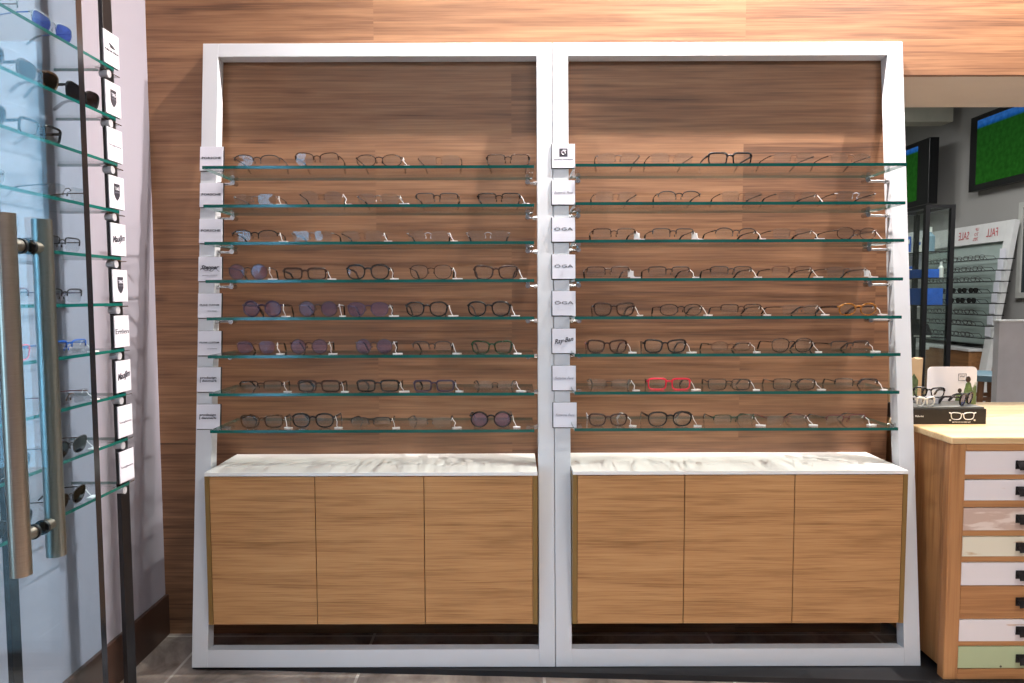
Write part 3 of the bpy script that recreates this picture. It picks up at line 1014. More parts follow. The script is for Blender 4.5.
# ------------------------------------------------------------------ glass door with bar handles
DY = 0.885
dxr = at(87.5, 300, DY).x
dm = MB().box((-1.9, DY, 0.01), (dxr, DY + 0.012, 2.35))
dm.mi = [1, 1, 0, 1, 0, 1]
door = struct(dm.build('door_1', [DOORG, DOOREDGE]))
hx = at(13, 400, DY - 0.028).x
hz0 = at(14, 575, DY - 0.028).z
hz1 = at(14, 213, DY - 0.028).z
hc0 = at(30, 531, DY).z
hc1 = at(30, 246, DY).z
for nm, yc in (('door_handle', DY - 0.028), ('door_handle', DY + 0.040)):
    m = MB().cyl((hx, yc, hz0), (hx, yc, hz1), 0.0120, 32)
    hd = m.build(nm, STEEL, door, smooth=False)
    for z in (hc0, hc1):
        y1 = DY - 0.0005 if yc < DY else DY + 0.0125
        m = MB().cyl((hx, yc, z), (hx, y1, z), 0.0080, 24)
        m.build('handle_bolt', STEEL, hd)
        s = -1 if yc < DY else 1
        MB().cyl((hx, y1, z), (hx, y1 + s * 0.004, z), 0.0098, 24).build('washer', BLACK, hd)

# ------------------------------------------------------------------ pine chest of drawers in the opening
fy = at(951, 437, 2.122).y
TOPZ = at(951, 437, 2.122).z
DX0 = at(951, 437, fy).x
DX1 = DX0 + 1.02
BKY = 2.83
ch = thing('drawer_chest', 'wide pine chest of small drawers with worn painted fronts, beside the right rack', 'chest of drawers', (DX0, fy, 0))
sw_ = at(962, 560, fy).x - DX0
w = DX1 - DX0
dp = BKY - fy
zr1 = at(975, 451, fy).z
zr0 = at(975, 669.5, fy).z
zb0 = at(975, 681, fy).z
bot = 0.035
MB().cbox((0.02, 0.002, bot), (0.045, dp, TOPZ - 0.022), 0.001).build('side_panel', PINE, ch)
m2 = MB().cbox((w - 0.045, 0.002, bot), (w - 0.02, dp, TOPZ - 0.022), 0.001).build('side_panel', PINE, ch)
for xa in (0.004, w - sw_):
    MB().cbox((xa, 0, 0), (xa + sw_ - 0.004, 0.035, TOPZ - 0.022), 0.003).build('corner_post', PINE, ch)
    MB().cbox((xa, dp - 0.035, 0), (xa + sw_ - 0.004, dp, TOPZ - 0.022), 0.003).build('corner_post', PINE, ch)
MB().cbox((sw_, 0.0, zr1), (w - sw_, 0.03, TOPZ - 0.022), 0.002).build('top_rail', PINEH, ch)
MB().cbox((sw_, 0.0, zb0), (w - sw_, 0.03, zr0), 0.002).build('bottom_rail', PINEH, ch)
m = MB()
m.cbox((0, -0.004, TOPZ - 0.022), (w, dp * 0.52, TOPZ), 0.004)
m.cbox((0, dp * 0.52 + 0.003, TOPZ - 0.022), (w, dp, TOPZ), 0.004)
m.build('wooden_top', PALE, ch)
MB().box((sw_, 0.03, zb0 + 0.005), (w - sw_, dp - 0.04, zr1)).build('carcass', DULLB, ch)
WH = worn('worn_white', (222, 216, 218), (186, 150, 116), 0.36)
WH2 = worn('worn_white_pink', (196, 170, 156), (222, 206, 196), 0.5, False)
CR = worn('worn_cream', (220, 214, 194), (190, 156, 116), 0.34)
GR = worn('worn_green', (172, 184, 146), (120, 128, 92), 0.30)
rows = [(451, 475, WH, 480), (480, 501, WH, 508), (508, 531, WH2, 537), (537, 557, CR, 563), (563, 586, WH, 586.5), (586.5, 614, PINEH, 620), (620, 642, WH, 647), (647, 669, GR, 669.4)]
hz = [457, 478, 507, 529, 557, 585, 613, 641]
hyp = [465, 491, 519, 547, 575, 602, 631, 659]
drn = ['white', 'white', 'pinkish worn', 'cream', 'white', 'bare wood', 'white', 'green']
colw = (w - 2 * sw_) / 4
for c in range(4):
    for r, (ya, yb, mt, yc) in enumerate(rows):
        za, zb_, zc_ = at(975, ya, fy).z, at(975, yb, fy).z, at(975, yc, fy).z
        x0 = sw_ + c * colw + 0.002
        x1 = sw_ + (c + 1) * colw - 0.002
        mats = [mt, PINEH]
        if c:
            mats = [rows[(r + 3 * c) % 8][2], PINEH]
        m = MB().cbox((x0, 0.004, zb_), (x1, 0.022, za - 0.0012), 0.0012)
        if zb_ - zc_ > 0.003:
            m.cbox((x0, 0.006, zc_ + 0.0008), (x1, 0.022, zb_ - 0.0004), 0.001, mi=1)
        d = m.build('drawer', mats, ch)
        # cup pull: iron label-holder with a sloping hood
        hzc = at(1020, hyp[r], fy).z
        hx0 = at(1016.5, hyp[r], fy).x - DX0 + c * colw
        m = MB()
        hw_, hh_ = 0.060, 0.013
        m.box((hx0, 0.0015, hzc - hh_), (hx0 + hw_, 0.0042, hzc + hh_))
        m.tube([(hx0 + 0.002, 0.002, hzc + hh_), (hx0 + 0.002, -0.014, hzc - hh_ * .2), (hx0 + 0.002, -0.016, hzc - hh_)], 0.0022, 6)
        m.tube([(hx0 + hw_ - .002, 0.002, hzc + hh_), (hx0 + hw_ - .002, -0.014, hzc - hh_ * .2), (hx0 + hw_ - .002, -0.016, hzc - hh_)], 0.0022, 6)
        P = [(0.002, hh_), (-0.009, hh_ * .6), (-0.015, -hh_ * .2), (-0.016, -hh_)]
        vs = []
        for xx in (hx0 + 0.002, hx0 + hw_ - 0.002):
            vs += [(xx, y, hzc + z) for y, z in P] + [(xx, y + 0.0015, hzc + z) for y, z in P]
        fs = []
        for q in range(3):
            fs += [(q, q + 1, 8 + q + 1, 8 + q), (4 + q, 8 + 4 + q, 8 + 4 + q + 1, 4 + q + 1)]
        fs += [(3, 7, 15, 11), (0, 8, 12, 4), (0, 4, 5, 1), (1, 5, 6, 2), (2, 6, 7, 3), (8, 9, 13, 12), (9, 10, 14, 13), (10, 11, 15, 14)]
        m.add(vs, fs)
        m.build('cup_pull', plain('dark_iron', (44, 42, 44), 0.4, metal=0.6, vary=0.3, vscale=60), d)

# counter display box standing on the chest
bY = 2.335
bx0 = at(911.5, 424, bY).x
bx1 = at(986, 424, bY).x
bh = 0.052
bd = 0.16
BOXK = plain('black_card', (30, 27, 25), 0.45, vary=0.05)
bx = thing('counter_display_box', 'black cardboard counter box with a printed card back, standing on the pine chest', 'display box', ((bx0 + bx1) / 2, bY, TOPZ))
bw = (bx1 - bx0) / 2
MB().cbox((-bw, 0, 0.0005), (bw, bd, bh), 0.0015).build('box_base', BOXK, bx)
MB().cbox((-bw + 0.01, 0.004, bh), (bw - 0.005, bd - 0.012, bh + 0.006), 0.001).build('tray', plain('tray_grey', (84, 86, 82), 0.5), bx)
# printed glasses and words on the front
m = MB()
for s in (-1, 1):
    ol = outline('wayf', 0.017, 0.0115, 24)
    m.tube([(0.045 + s * 0.021 + s * x, -0.0006, 0.028 + z) for x, z in ol], 0.0016, 5, closed=True, flat=None)
    m.tube([(0.045 + s * 0.037, -0.0006, 0.036), (0.045 + s * 0.045, -0.0006, 0.040)], 0.0022, 5)
    m.cyl((0.045 + s * 0.041, -0.0012, 0.014), (0.045 + s * 0.041, 0.0002, 0.014), 0.003, 12)
m.tube([(0.040, -0.0006, 0.033), (0.045, -0.0006, 0.036), (0.050, -0.0006, 0.033)], 0.0016, 5)
m.build('printed_glasses', FCOL['white'], bx)
lettering('printed_line', 'SPECTACLES FOR EVERY DAY', 0.062, 0.0045, TAG, bx, (0.042, -0.0004, 0.0075))
lettering('printed_word', 'Halo-lux', 0.028, 0.006, TAG, bx, (-bw + 0.026, -0.0004, 0.028))


def card_pic(nt, out):
    N, L = nt.nodes, nt.links
    b = N.new('ShaderNodeBsdfPrincipled')
    b.inputs['Roughness'].default_value = 0.5
    tc = N.new('ShaderNodeTexCoord')
    sp = N.new('ShaderNodeSeparateXYZ'); L.new(tc.outputs['Object'], sp.inputs[0])
    nz = N.new('ShaderNodeTexNoise'); nz.inputs['Scale'].default_value = 45
    L.new(tc.outputs['Object'], nz.inputs['Vector'])
    # green printed patch rising to the right of the card
    a = N.new('ShaderNodeMath'); a.operation = 'MULTIPLY_ADD'; a.inputs[1].default_value = 1.0; a.inputs[2].default_value = -0.03
    L.new(sp.outputs['X'], a.inputs[0])
    c = N.new('ShaderNodeMath'); c.operation = 'SUBTRACT'
    L.new(a.outputs[0], c.inputs[0])
    h = N.new('ShaderNodeMath'); h.operation = 'MULTIPLY'; h.inputs[1].default_value = 0.9
    L.new(sp.outputs['Z'], h.inputs[0]); L.new(h.outputs[0], c.inputs[1])
    d = N.new('ShaderNodeMath'); d.operation = 'MULTIPLY_ADD'; d.inputs[1].default_value = 0.10
    L.new(nz.outputs['Fac'], d.inputs[0]); L.new(c.outputs[0], d.inputs[2])
    rp = N.new('ShaderNodeValToRGB')
    rp.color_ramp.elements[0].position = 0.035; rp.color_ramp.elements[0].color = lin((226, 222, 222))
    rp.color_ramp.elements[1].position = 0.055; rp.color_ramp.elements[1].color = lin((92, 110, 68))
    L.new(d.outputs[0], rp.inputs[0])
    L.new(rp.outputs[0], b.inputs['Base Color'])
    L.new(b.outputs[0], out.inputs[0])


CARD = picture('printed_card', card_pic)
cw, chh = 0.088, at(950, 366.5, bY + bd).z - TOPZ - bh + 0.008


def rrect(x0, x1, z0, z1, r):
    pts = [(x0, z0), (x1, z0)]
    for k in range(7):
        t = k / 6 * PI / 2
        pts.append((x1 - r + r * math.cos(t), z1 - r + r * math.sin(t)))
    for k in range(7):
        t = PI / 2 + k / 6 * PI / 2
        pts.append((x0 + r + r * math.cos(t), z1 - r + r * math.sin(t)))
    return pts


cdx = at(950, 400, bY + bd).x - (bx0 + bx1) / 2
cd = MB().prism(rrect(-cw, cw, 0.0, chh, 0.016), 0, 0.003).build('card_back', CARD, bx, loc=(cdx, bd - 0.008, bh - 0.008))
m = MB()
for (xa, za, xb, zb_) in ((0.022, 0.086, 0.050, 0.086), (0.050, 0.086, 0.050, 0.110), (0.050, 0.110, 0.022, 0.110), (0.022, 0.110, 0.022, 0.086)):
    m.tube([(xa, -0.0005, za), (xb, -0.0005, zb_)], 0.0007, 4)
m.tube([(0.028, -0.0005, 0.098), (0.034, -0.0005, 0.103), (0.038, -0.0005, 0.098), (0.044, -0.0005, 0.103)], 0.0009, 4)
m.build('stamp_outline', INK, cd)
# a printed figure holding round leaves, as plain shapes
m = MB()
m.prism([(0.036, 0.0), (0.076, 0.0), (0.074, 0.050), (0.066, 0.078), (0.058, 0.082), (0.050, 0.076), (0.044, 0.050)], -0.0012, 0.0)
m.prism([(0.057 + 0.009 * math.cos(t * PI / 6), 0.090 + 0.011 * math.sin(t * PI / 6)) for t in range(12)], -0.0012, 0.0, mi=1)
m.prism([(0.010, 0.0), (0.040, 0.0), (0.040, 0.030), (0.030, 0.046), (0.016, 0.034)], -0.0014, 0.0)
m.prism([(0.028 + 0.007 * math.cos(t * PI / 6), 0.050 + 0.008 * math.sin(t * PI / 6)) for t in range(12)], -0.0014, 0.0, mi=1)
m.build('printed_figure', [plain('print_green', (88, 110, 62), 0.6, vary=0.5, vscale=90), plain('print_brown', (58, 42, 32), 0.6)], cd)
# second card behind to the left: kraft paper with green plants
c2 = thing('kraft_paper_bag', 'small kraft paper bag with a green plant print, standing on the chest behind the box', 'bag', (at(908, 405, 2.56).x, 2.56, TOPZ))
kr = plain('kraft_paper', (196, 166, 128), 0.7, vary=0.1)
hb = at(918, 358, 2.56).z - TOPZ
m = MB()
nseg = 9
tp = [(-0.05 + 0.10 * q / nseg, hb - 0.006 * abs(math.sin(q * 2.1))) for q in range(nseg + 1)]
m.prism([(-0.045, 0.001), (0.045, 0.001)] + tp[::-1], 0, 0.05)
m.build('bag_body', kr, c2)
m = MB()
m.prism([(-0.040, 0.01), (0.030, 0.01), (0.034, hb * .6), (0.018, hb * .72), (0.004, hb * .62), (-0.015, hb * .78), (-0.036, hb * .6)], -0.0012, -0.0002)
m.build('plant_print', plain('print_leaf', (86, 104, 66), 0.7, vary=0.5, vscale=70), c2)
# spectacles lying on the box
zt = TOPZ + bh + 0.0065
make_glasses('eyeglasses', 'black full-rim glasses on top of the counter display box, at its back', 'glasses on the counter box', (at(928, 395, 2.42).x, 2.415, zt + 0.020), R(-14), 'wayf', 'full', 'black', LENS, 0.098, 'black', 0, tl=0.07)
make_glasses('eyeglasses', 'white full-rim glasses lying in front of the black pair on the counter display box', 'glasses on the counter box', (at(926, 400, 2.35).x, 2.352, zt), R(4), 'wayf', 'full', 'white', LENS, 0.064, 'black', 0, tl=0.06)
make_glasses('eyeglasses', 'black glasses tilted on the counter display box below the green print', 'glasses on the counter box', (at(966, 402, 2.38).x, 2.378, zt), R(38), 'panto', 'full', 'black', LENSB, 0.11, 'dark', 0, tl=0.07)
m = thing('rubber_stand', 'clear plastic stand carrying the back pair on the counter display box', 'stand', (at(928, 395, 2.42).x, 2.405, zt))
MB().cbox((-0.035, -0.0, 0), (0.035, 0.06, 0.0195), 0.002).build('block', FCOL['clear'], m)

# ------------------------------------------------------------------ the room seen through the opening
# wall screens
def screen_pic(nt, out):
    N, L = nt.nodes, nt.links
    em = N.new('ShaderNodeEmission')
    em.inputs['Strength'].default_value = 0.6
    tc = N.new('ShaderNodeTexCoord')
    sp = N.new('ShaderNodeSeparateXYZ'); L.new(tc.outputs['Object'], sp.inputs[0])
    ml = N.new('ShaderNodeMath'); ml.operation = 'MULTIPLY_ADD'; ml.inputs[1].default_value = 0.0
    L.new(sp.outputs['X'], ml.inputs[0]); L.new(sp.outputs['Z'], ml.inputs[2])
    mr = N.new('ShaderNodeMapRange'); mr.inputs['From Min'].default_value = -0.35; mr.inputs['From Max'].default_value = 0.35
    L.new(ml.outputs[0], mr.inputs['Value'])
    rp = N.new('ShaderNodeValToRGB')
    rp.color_ramp.elements[0].position = 0.0; rp.color_ramp.elements[0].color = lin((50, 120, 40))
    rp.color_ramp.elements[1].position = 0.90; rp.color_ramp.elements[1].color = lin((60, 130, 220))
    e = rp.color_ramp.elements.new(0.83); e.color = lin((40, 100, 36))
    e = rp.color_ramp.elements.new(0.86); e.color = lin((36, 110, 200))
    L.new(mr.outputs[0], rp.inputs[0])
    nz = N.new('ShaderNodeTexNoise'); nz.inputs['Scale'].default_value = 22; nz.inputs['Detail'].default_value = 5
    L.new(tc.outputs['Object'], nz.inputs['Vector'])
    mx = N.new('ShaderNodeMix'); mx.data_type = 'RGBA'; mx.blend_type = 'MULTIPLY'; mx.inputs['Factor'].default_value = 0.75
    L.new(rp.outputs[0], mx.inputs['A']); L.new(nz.outputs['Fac'], mx.inputs['B'])
    gm = N.new('ShaderNodeMix'); gm.data_type = 'RGBA'; gm.blend_type = 'MIX'
    L.new(mx.outputs['Result'], em.inputs['Color'])
    L.new(em.outputs[0], out.inputs[0])


SCR = picture('screen_picture', screen_pic)


def screen(label, px, ptop, pbot, X, length, thick):
    a = onx(px, ptop, X)
    b = onx(px, pbot, X)
    hh = (a.z - b.z) / 2
    t = thing('wall_screen', label, 'television', (X, a.y - length / 2, (a.z + b.z) / 2), (0, 0, -PI / 2), 'wall screens in the far room')
    MB().cbox((-length / 2, 0, -hh), (length / 2, thick, hh), 0.003).build('housing', BLACK, t)
    MB().box((-length / 2 + 0.11, -0.004, -hh + 0.06), (length / 2 - 0.05, -0.0005, hh - 0.05)).build('display_panel', SCR, t)
    MB().box((-0.15, thick, -0.15), (0.15, XR - X, 0.15)).build('wall_mount', BLACK, t)
    return t


screen('large black framed screen showing a green field, on the grey wall through the opening', 971, 118.5, 192, XR - 0.09, 1.30, 0.06)
t2y = 8.05
X2 = 0.597 * t2y
# the second screen hangs further along; its near edge is the one in sight
a = at(930, 137, t2y - 0.6); 
Xs = a.x
sc2 = thing('wall_screen', 'narrow glimpse of a second screen showing a green field, by the right rack', 'television', (Xs, a.y + 0.65, (a.z + at(930, 203.5, t2y - 0.6).z) / 2), (0, 0, -PI / 2), 'wall screens in the far room')
hh = (a.z - at(930, 203.5, t2y - 0.6).z) / 2
MB().cbox((-0.65, 0, -hh), (0.65, 0.10, hh), 0.003).build('housing', BLACK, sc2)
MB().box((-0.60, -0.004, -hh + 0.06), (0.44, -0.0005, hh - 0.05)).build('display_panel', SCR, sc2)
MB().box((-0.1, 0.10, -0.1), (0.1, XR - Xs, 0.1)).build('wall_mount', BLACK, sc2)
# beam and the corner of the far wall
bz = at(930, 124, 7.5).z
struct(MB().box((2.0, 7.4, bz), (at(953, 120, 7.4).x, 7.6, 3.25)).build('wall_beam', plain('beam_paint', (176, 176, 164), 0.8)))

# second leaning rack along the right wall
nY = 6.40
tpn = at(1015, 219, nY)
btn = at(984, 381, nY)
k = (tpn.x - btn.x) / (tpn.z - btn.z)
footx = btn.x - k * btn.z
Ld = math.hypot(tpn.x - footx, tpn.z)
ld = math.atan(k)
fr = thing('leaning_display_rack', 'far white leaning rack with red lettering on its header, seen through the opening', 'display rack', (footx, nY, 0.0))
fr.rotation_euler = (0, 0, 0)
fr.matrix_world = Matrix.Translation((footx, nY, 0.0)) @ Matrix.Rotation(-PI / 2, 4, 'Z') @ Matrix.Rotation(-ld, 4, 'X')
FW = plain('far_white', (206, 206, 206), 0.5)
Wd = 1.75
MB().cbox((-0.10, 0, 0.004), (0, 0.05, Ld), 0.002).build('stile', FW, fr)
MB().cbox((-Wd, 0, 0.004), (-Wd + 0.10, 0.05, Ld), 0.002).build('stile', FW, fr)
hdz = Ld - (at(1003, 219, nY).z - at(1003, 240, nY).z) / math.cos(ld)
MB().cbox((-Wd + 0.1, 0, hdz), (-0.10, 0.05, Ld), 0.002).build('header_board', FW, fr)
MB().box((-Wd + 0.1, 0.035, 0.78), (-0.10, 0.045, hdz)).build('back_panel', plain('pale_green_panel', (150, 164, 160), 0.4), fr)
hc = (hdz + Ld) / 2
lettering('red_lettering', 'FALL', 0.16, 0.08, INKR, fr, (-0.27, -0.002, hc), mirror=True, shear=0.2)
lettering('red_lettering', 'SALE', 0.17, 0.08, INKR, fr, (-0.69, -0.002, hc), mirror=True, shear=0.2)
lettering('red_small_print', 'UP\nTO\n70%', 0.07, 0.13, INKR, fr, (-0.50, -0.002, hc), mirror=True)
fys = [259, 270.5, 281.5, 293, 303.5, 315, 326, 338]
Mf = fr.matrix_world.copy()
for i, yy in enumerate(fys):
    pz = at(1000, yy, nY).z
    xs_ = footx + k * pz + 0.0
    z = pz
    sh = MB().box((xs_ - 0.14, nY - 0.10 + 0.0, z - 0.004), (xs_ - 0.003, nY + Wd - 0.06, z + 0.004), 0, ends=1).build('glass_shelf', [SHELFG, DULLB])
    tag(sh, 'thin glass shelf, %s of eight on the far leaning rack' % ordn[i], 'shelf', 'glass shelves of the far rack')
    nn = 9
    for j in range(nn):
        dark = i in (3, 4)
        m = MB()
        yc = nY + 0.20 + j * 0.165
        for s in (-1, 1):
            ol = outline('wayf', 0.030, 0.021, 14)
            P = [(xs_ - 0.12, yc + s * 0.034 + x, z + 0.026 + zz) for x, zz in ol]
            m.tube(P, 0.003 if not dark else 0.004, 4, closed=True)
            if dark:
                m.add([(p[0] + 0.001, p[1], p[2]) for p in P], [tuple(range(len(P)))])
            m.tube([(xs_ - 0.12, yc + s * 0.066, z + 0.036), (xs_ - 0.03, yc + s * 0.062, z + 0.034), (xs_ - 0.0, yc + s * 0.058, z + 0.006)], 0.0025, 4)
        o = m.build('sunglasses' if dark else 'eyeglasses', FCOL['black'] if dark else FCOL['dark'])
        tag(o, ('tiny dark sunglasses' if dark else 'tiny dark glasses') + ' on the %s shelf of the far leaning rack' % ordn[i], 'sunglasses' if dark else 'glasses', 'eyewear on the %s far shelf' % ordn[i])
    # little plaques at the shelf ends
    pq = MB().cbox((xs_ - 0.010, nY + 0.02, z + 0.01), (xs_ - 0.004, nY + 0.09, z + 0.10), 0.001).build('shelf_plaque', PLATE)
    tag(pq, 'tiny white plaque on the far rack at its %s shelf' % ordn[i], 'sign', 'plaques of the far rack')
# wooden cabinet in the far rack
cz = at(979, 350, nY + 0.02).z
cxf = at(979, 350, nY + 0.02).x
fc_ = thing('base_cabinet', 'plain brown wooden cabinet with pale top under the far leaning rack', 'cabinet', (cxf, nY + 0.16, 0.2))
MB().cbox((0, 0, 0), (XR - cxf - 0.01, 1.45, cz - 0.225), 0.002).build('body', FARWOOD, fc_)
MB().cbox((-0.01, -0.01, cz - 0.225), (XR - cxf - 0.01, 1.46, cz - 0.2), 0.002).build('cabinet_top', FW, fc_)

# black framed glass showcase
vY = 5.6
vx0, vx1 = at(923, 300, vY).x, at(952.5, 300, vY).x
vd = 0.52
vzt = at(940, 204.5, vY).z
vt = thing('glass_showcase', 'tall narrow glass showcase with black metal frame and blue boxes inside', 'showcase', (vx0, vY, 0))
vw = vx1 - vx0
p_ = 0.034
for (xa, ya) in ((0, 0), (vw - p_, 0), (0, vd - p_), (vw - p_, vd - p_)):
    MB().box((xa, ya, 0), (xa + p_, ya + p_, vzt)).build('frame_post', BLACK, vt)
for z in (0.08, vzt - p_ * 0.8):
    for lo, hi in (((p_, 0, z), (vw - p_, p_, z + p_ * .8)), ((p_, vd - p_, z), (vw - p_, vd, z + p_ * .8)), ((0, p_, z), (p_, vd - p_, z + p_ * .8)), ((vw - p_, p_, z), (vw, vd - p_, z + p_ * .8))):
        MB().box(lo, hi).build('frame_rail', BLACK, vt)
m = MB()
m.box((p_, 0.012, 0.11), (vw - p_, 0.017, vzt - p_ * .8)); m.box((p_, vd - 0.017, 0.11), (vw - p_, vd - 0.012, vzt - p_ * .8))
m.box((0.012, p_, 0.11), (0.017, vd - p_, vzt - p_ * .8)); m.box((vw - 0.017, p_, 0.11), (vw - 0.012, vd - p_, vzt - p_ * .8))
m.build('glass_panel', VITG, vt)
BLU = plain('box_blue', (28, 92, 190), 0.45, vary=0.15, vscale=20)
vs_ = [251.5, 278, 305.5, 338]
for i, y in enumerate(vs_):
    z = at(940, y, vY).z
    m = MB().box((0.02, 0.02, z - 0.004), (vw - 0.02, vd - 0.02, z + 0.004), 0, ends=1).build('inner_shelf', [SHELFG, DULLB], vt)
items = [(0, 'carton', 0.002, 0.10, 0.06, 'white'), (0, 'flask', 0.13, 0.06, 0.10, 'grey'), (1, 'box', 0.03, 0.15, 0.075, 'blue'), (2, 'box', 0.03, 0.165, 0.14, 'blue'), (3, 'machine', 0.02, 0.15, 0.10, 'black')]
iz = [at(940, y, vY).z + 0.004 for y in vs_]
o = MB().cbox((vx0 + 0.04, vY + 0.06, iz[2]), (vx0 + 0.195, vY + 0.30, iz[2] + 0.135), 0.003).build('lens_box', BLU)
tag(o, 'large bright blue box on the third shelf of the glass showcase', 'box', 'blue boxes in the showcase')
o = MB().cbox((vx0 + 0.04, vY + 0.06, iz[1]), (vx0 + 0.16, vY + 0.28, iz[1] + 0.07), 0.003).build('lens_box', BLU)
tag(o, 'flat blue box on the second shelf of the glass showcase', 'box', 'blue boxes in the showcase')


def bottle(x, y, z, h, r, mat, lab, g='bottles in the showcase'):
    t = thing('bottle', lab, 'bottle', (x, y, z), (0, 0, 0), g)
    m = MB()
    prof = [(0, r * .9), (0.02 * h, r), (.62 * h, r), (.74 * h, r * .55), (.8 * h, r * .4)]
    m.tube([(0, 0, q[0]) for q in prof], [q[1] for q in prof], 14)
    m.build('bottle_body', mat, t, smooth=False)
    MB().cyl((0, 0, .8 * h), (0, 0, h), r * .5, 12).build('bottle_cap', FCOL['white'], t)


bottle(vx0 + 0.195, vY + 0.10, iz[1], 0.13, 0.020, FCOL['white'], 'small white bottle beside the flat blue box in the showcase')
bottle(vx0 + 0.10, vY + 0.12, iz[0], 0.20, 0.045, plain('greyblue_plastic', (110, 136, 150), 0.4), 'wide grey-blue bottle on the top shelf of the showcase')
bottle(vx0 + 0.19, vY + 0.25, iz[0], 0.12, 0.022, FCOL['white'], 'small white bottle beside the wide grey-blue bottle')
# black machine on lowest showcase shelf
t = thing('tablet_computer', 'black tablet tilted on a stand on the lowest shelf of the showcase', 'tablet', (vx0 + 0.11, vY + 0.15, iz[3]))
MB().box((-0.05, 0, 0), (0.05, 0.07, 0.006)).build('stand', FCOL['white'], t)
MB().cbox((-0.075, -0.01, 0.0), (0.075, 0.0, 0.11), 0.003).build('slab', BLACK, t, loc=(0, 0.025, 0.007), rot=(-R(35), 0, 0))

# low grey table with a blue carton stack and white instrument, left of the showcase
sX = at(905, 300, 6.3).x
tbY = 6.16
tb = thing('side_table', 'pale grey table beside the glass showcase, mostly hidden by the right rack', 'table', (sX - 0.15, tbY, 0))
tzt = at(915, 346, 6.2).z
MB().cbox((-0.3, 0, tzt - 0.03), (0.30, 0.45, tzt), 0.003).build('tabletop', FW, tb)
for xa in (-0.28, 0.24):
    for ya in (0.02, 0.39):
        MB().box((xa, ya, 0), (xa + 0.04, ya + 0.04, tzt - 0.03)).build('leg', FW, tb)
ins = thing('optical_instrument', 'white optical instrument with a black head standing on the grey table', 'instrument', (sX + 0.04, 6.32, tzt))
MB().cbox((-0.09, -0.08, 0), (0.09, 0.1, 0.03), 0.006).build('foot', FW, ins)
MB().tube([(-0.06, 0, 0.03), (-0.02, 0, 0.12), (0.03, 0, 0.2)], [0.03, 0.026, 0.03], 14).build('arm', FW, ins)
MB().cbox((-0.03, -0.06, 0.18), (0.08, 0.06, 0.24), 0.01).build('head', BLACK, ins)
# wall unit shelves with cartons, behind the showcase to the left
su = thing('wall_shelf_unit', 'open pale shelf unit with blue cartons, at the edge of the right rack', 'shelf unit', (at(900, 300, 6.75).x - 0.2, 6.75, 0))
suz = at(915, 230, 6.75).z
for xa in (-0.2, 0.42):
    MB().box((xa, 0, 0), (xa + 0.02, 0.3, suz)).build('side_panel', FW, su)
szs = [at(915, y, 6.75).z for y in (252, 279, 306, 345)]
for z in szs:
    MB().box((-0.18, 0, z - 0.012), (0.42, 0.3, z)).build('shelf_board', FW, su)
for (zi, xo_, w_, h_, mt, lb) in ((0, 0.20, 0.10, 0.15, BLU, 'blue carton on the topmost board of the pale shelf unit'), (0, 0.315, 0.09, 0.12, FCOL['white'], 'white carton beside the blue one on the topmost board'),
                                  (1, 0.20, 0.15, 0.12, BLU, 'blue carton on the second board of the pale shelf unit'), (1, 0.36, 0.05, 0.09, FCOL['white'], 'white carton beside the blue one on the second board'), (2, 0.24, 0.12, 0.10, TAG, 'white carton on the third board of the pale shelf unit')):
    x = su.location.x + xo_
    t = thing('carton', lb, 'box', (x, 6.77, szs[zi]), (0, 0, 0), 'cartons on the pale shelf unit')
    MB().cbox((0, 0, 0), (w_, 0.15, h_), 0.003).build('carton_body', mt, t)
    MB().box((w_ * .15, -0.001, h_ * .55), (w_ * .85, -0.0002, h_ * .8)).build('carton_label', FCOL['white'] if mt == BLU else BLU, t)

# blue stool and grey counter
stz = at(985, 375, 4.75).z
so = thing('stool', 'round blue-topped wooden stool beside the grey counter', 'stool', (at(1001, 373, 4.75).x, 4.9, 0))
m = MB().tube([(0, 0, stz - 0.05), (0, 0, stz - 0.045), (0, 0, stz - 0.008), (0, 0, stz)], [0.16, 0.175, 0.175, 0.165], 32)
m.build('seat', plain('stool_blue', (92, 116, 128), 0.6), so)
SWD = plain('stool_wood', (120, 80, 50), 0.5, vary=0.15)
for s1 in (-1, 1):
    for s2 in (-1, 1):
        MB().tube([(s1 * 0.10, s2 * 0.10, stz - 0.05), (s1 * 0.16, s2 * 0.16, 0)], [0.020, 0.016], 10).build('leg', SWD, so)
for s1 in (-1, 1):
    MB().tube([(-0.115, s1 * 0.115, stz - .17), (0.115, s1 * 0.115, stz - .17)], 0.014, 8).build('stretcher', SWD, so)
    MB().tube([(s1 * 0.13, -0.13, stz - .34), (s1 * 0.13, 0.13, stz - .34)], 0.012, 8).build('stretcher', SWD, so)
gz = at(1010, 320, 4.3).z
gx = at(998, 360, 4.3).x
gc = thing('service_counter', 'tall plain grey counter with pale rim behind the pine chest', 'counter', (gx, 4.3, 0))
MB().cbox((0, 0, 0), (1.6, 0.05, gz - 0.015), 0.002).build('body', plain('counter_grey', (198, 198, 204), 0.6), gc)
MB().cbox((-0.004, -0.006, gz - 0.015), (1.6, 0.056, gz), 0.002).build('counter_rim', FW, gc)
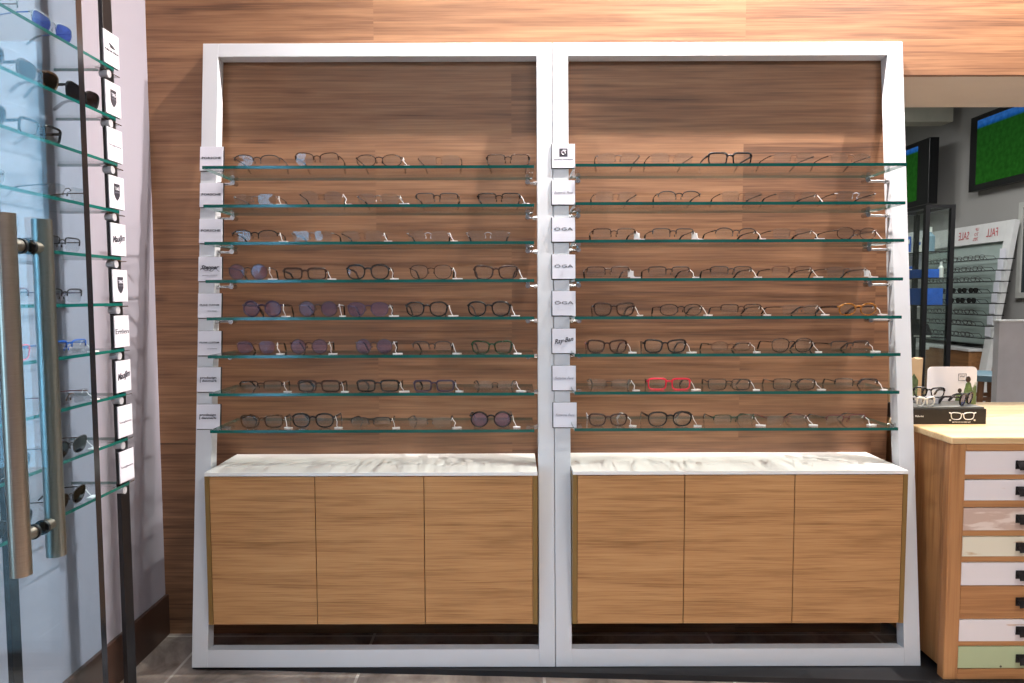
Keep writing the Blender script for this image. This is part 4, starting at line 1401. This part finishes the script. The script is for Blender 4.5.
# window in the right wall
wy = onx(1017, 250, XR - 0.03).y
wz1, wz0 = onx(1017, 203, XR - 0.03).z, onx(1017, 298, XR - 0.03).z
m = MB()
m.box((XR - 0.03, wy - 1.0, wz0), (XR - 0.002, wy, wz0 + 0.05)); m.box((XR - 0.03, wy - 1.0, wz1 - 0.05), (XR - 0.002, wy, wz1))
m.box((XR - 0.03, wy - 0.05, wz0 + .05), (XR - 0.002, wy, wz1 - .05)); m.box((XR - 0.03, wy - 1.0, wz0 + .05), (XR - 0.002, wy - 0.95, wz1 - .05))
w2 = struct(m.build('window_2', plain('window_paint', (176, 176, 172), 0.5)))
MB().box((XR - 0.015, wy - 0.95, wz0 + .05), (XR - 0.01, wy - 0.05, wz1 - .05)).build('pane', plain('dark_pane', (52, 58, 62), 0.15), w2)


# ------------------------------------------------------------------ light
def spot(x, y, z, e, size, blend=0.6, col=(1, 0.9, 0.8), rot=(0, 0, 0), r=0.014):
    l = bpy.data.lights.new('spot', 'SPOT')
    l.energy = e
    l.spot_size = R(size)
    l.spot_blend = blend
    l.color = col
    l.shadow_soft_size = r
    o = bpy.data.objects.new('ceiling_spot', l)
    COL.objects.link(o)
    o.location = (x, y, z)
    o.rotation_euler = rot
    return o


def area(x, y, z, e, sx, sy, col=(1, 1, 1), rot=(0, 0, 0)):
    l = bpy.data.lights.new('panel', 'AREA')
    l.shape = 'RECTANGLE'
    l.size, l.size_y = sx, sy
    l.energy = e
    l.color = col
    o = bpy.data.objects.new('ceiling_panel', l)
    COL.objects.link(o)
    o.location = (x, y, z)
    o.rotation_euler = rot
    return o


WARM = (1.0, 0.905, 0.85)
LY = 2.235
spot(-0.20, LY, CZ - 0.02, 130, 150, 0.5, WARM, (R(4), 0, 0))
spot(0.72, LY, CZ - 0.02, 265, 150, 0.5, WARM, (R(4), 0, 0))
spot(1.70, LY, CZ - 0.02, 300, 150, 0.5, WARM, (R(4), 0, 0))
area(-0.1, -0.5, CZ - 0.01, 52, 1.2, 0.6, (0.97, 0.97, 1.0), (R(0), 0, 0))
area(1.8, -0.8, CZ - 0.01, 60, 1.2, 0.6, (1, 0.98, 0.95))
area(3.2, 4.6, 3.23, 110, 1.0, 1.0, (1, 1, 0.98))
area(2.6, 7.6, 3.23, 55, 1.0, 1.0, (1, 1, 0.98))
# daylight through the shop window: portal
l = bpy.data.lights.new('window_portal', 'AREA')
l.shape = 'RECTANGLE'; l.size = 1.8; l.size_y = 2.5
l.cycles.is_portal = True
o = bpy.data.objects.new('window_portal', l); COL.objects.link(o)
o.location = (-2.35, -0.56, 1.31)
o.rotation_euler = (-PI / 2, 0, 0)

wd = bpy.data.worlds.new('world')
bpy.context.scene.world = wd
wd.use_nodes = True
nt = wd.node_tree
bg = nt.nodes['Background']
bg.inputs[0].default_value = (0.40, 0.70, 1.0, 1)
bg.inputs[1].default_value = 5.2

sc = bpy.context.scene
sc.view_settings.view_transform = 'Standard'
sc.view_settings.look = 'None'
sc.view_settings.gamma = 1.0
sc.view_settings.exposure = 0.1
sc.view_settings.use_curve_mapping = False
sc.cycles.max_bounces = 14
sc.cycles.transparent_max_bounces = 40
sc.cycles.glossy_bounces = 6
sc.cycles.caustics_reflective = False
sc.cycles.caustics_refractive = False
sc.cycles.use_denoising = True
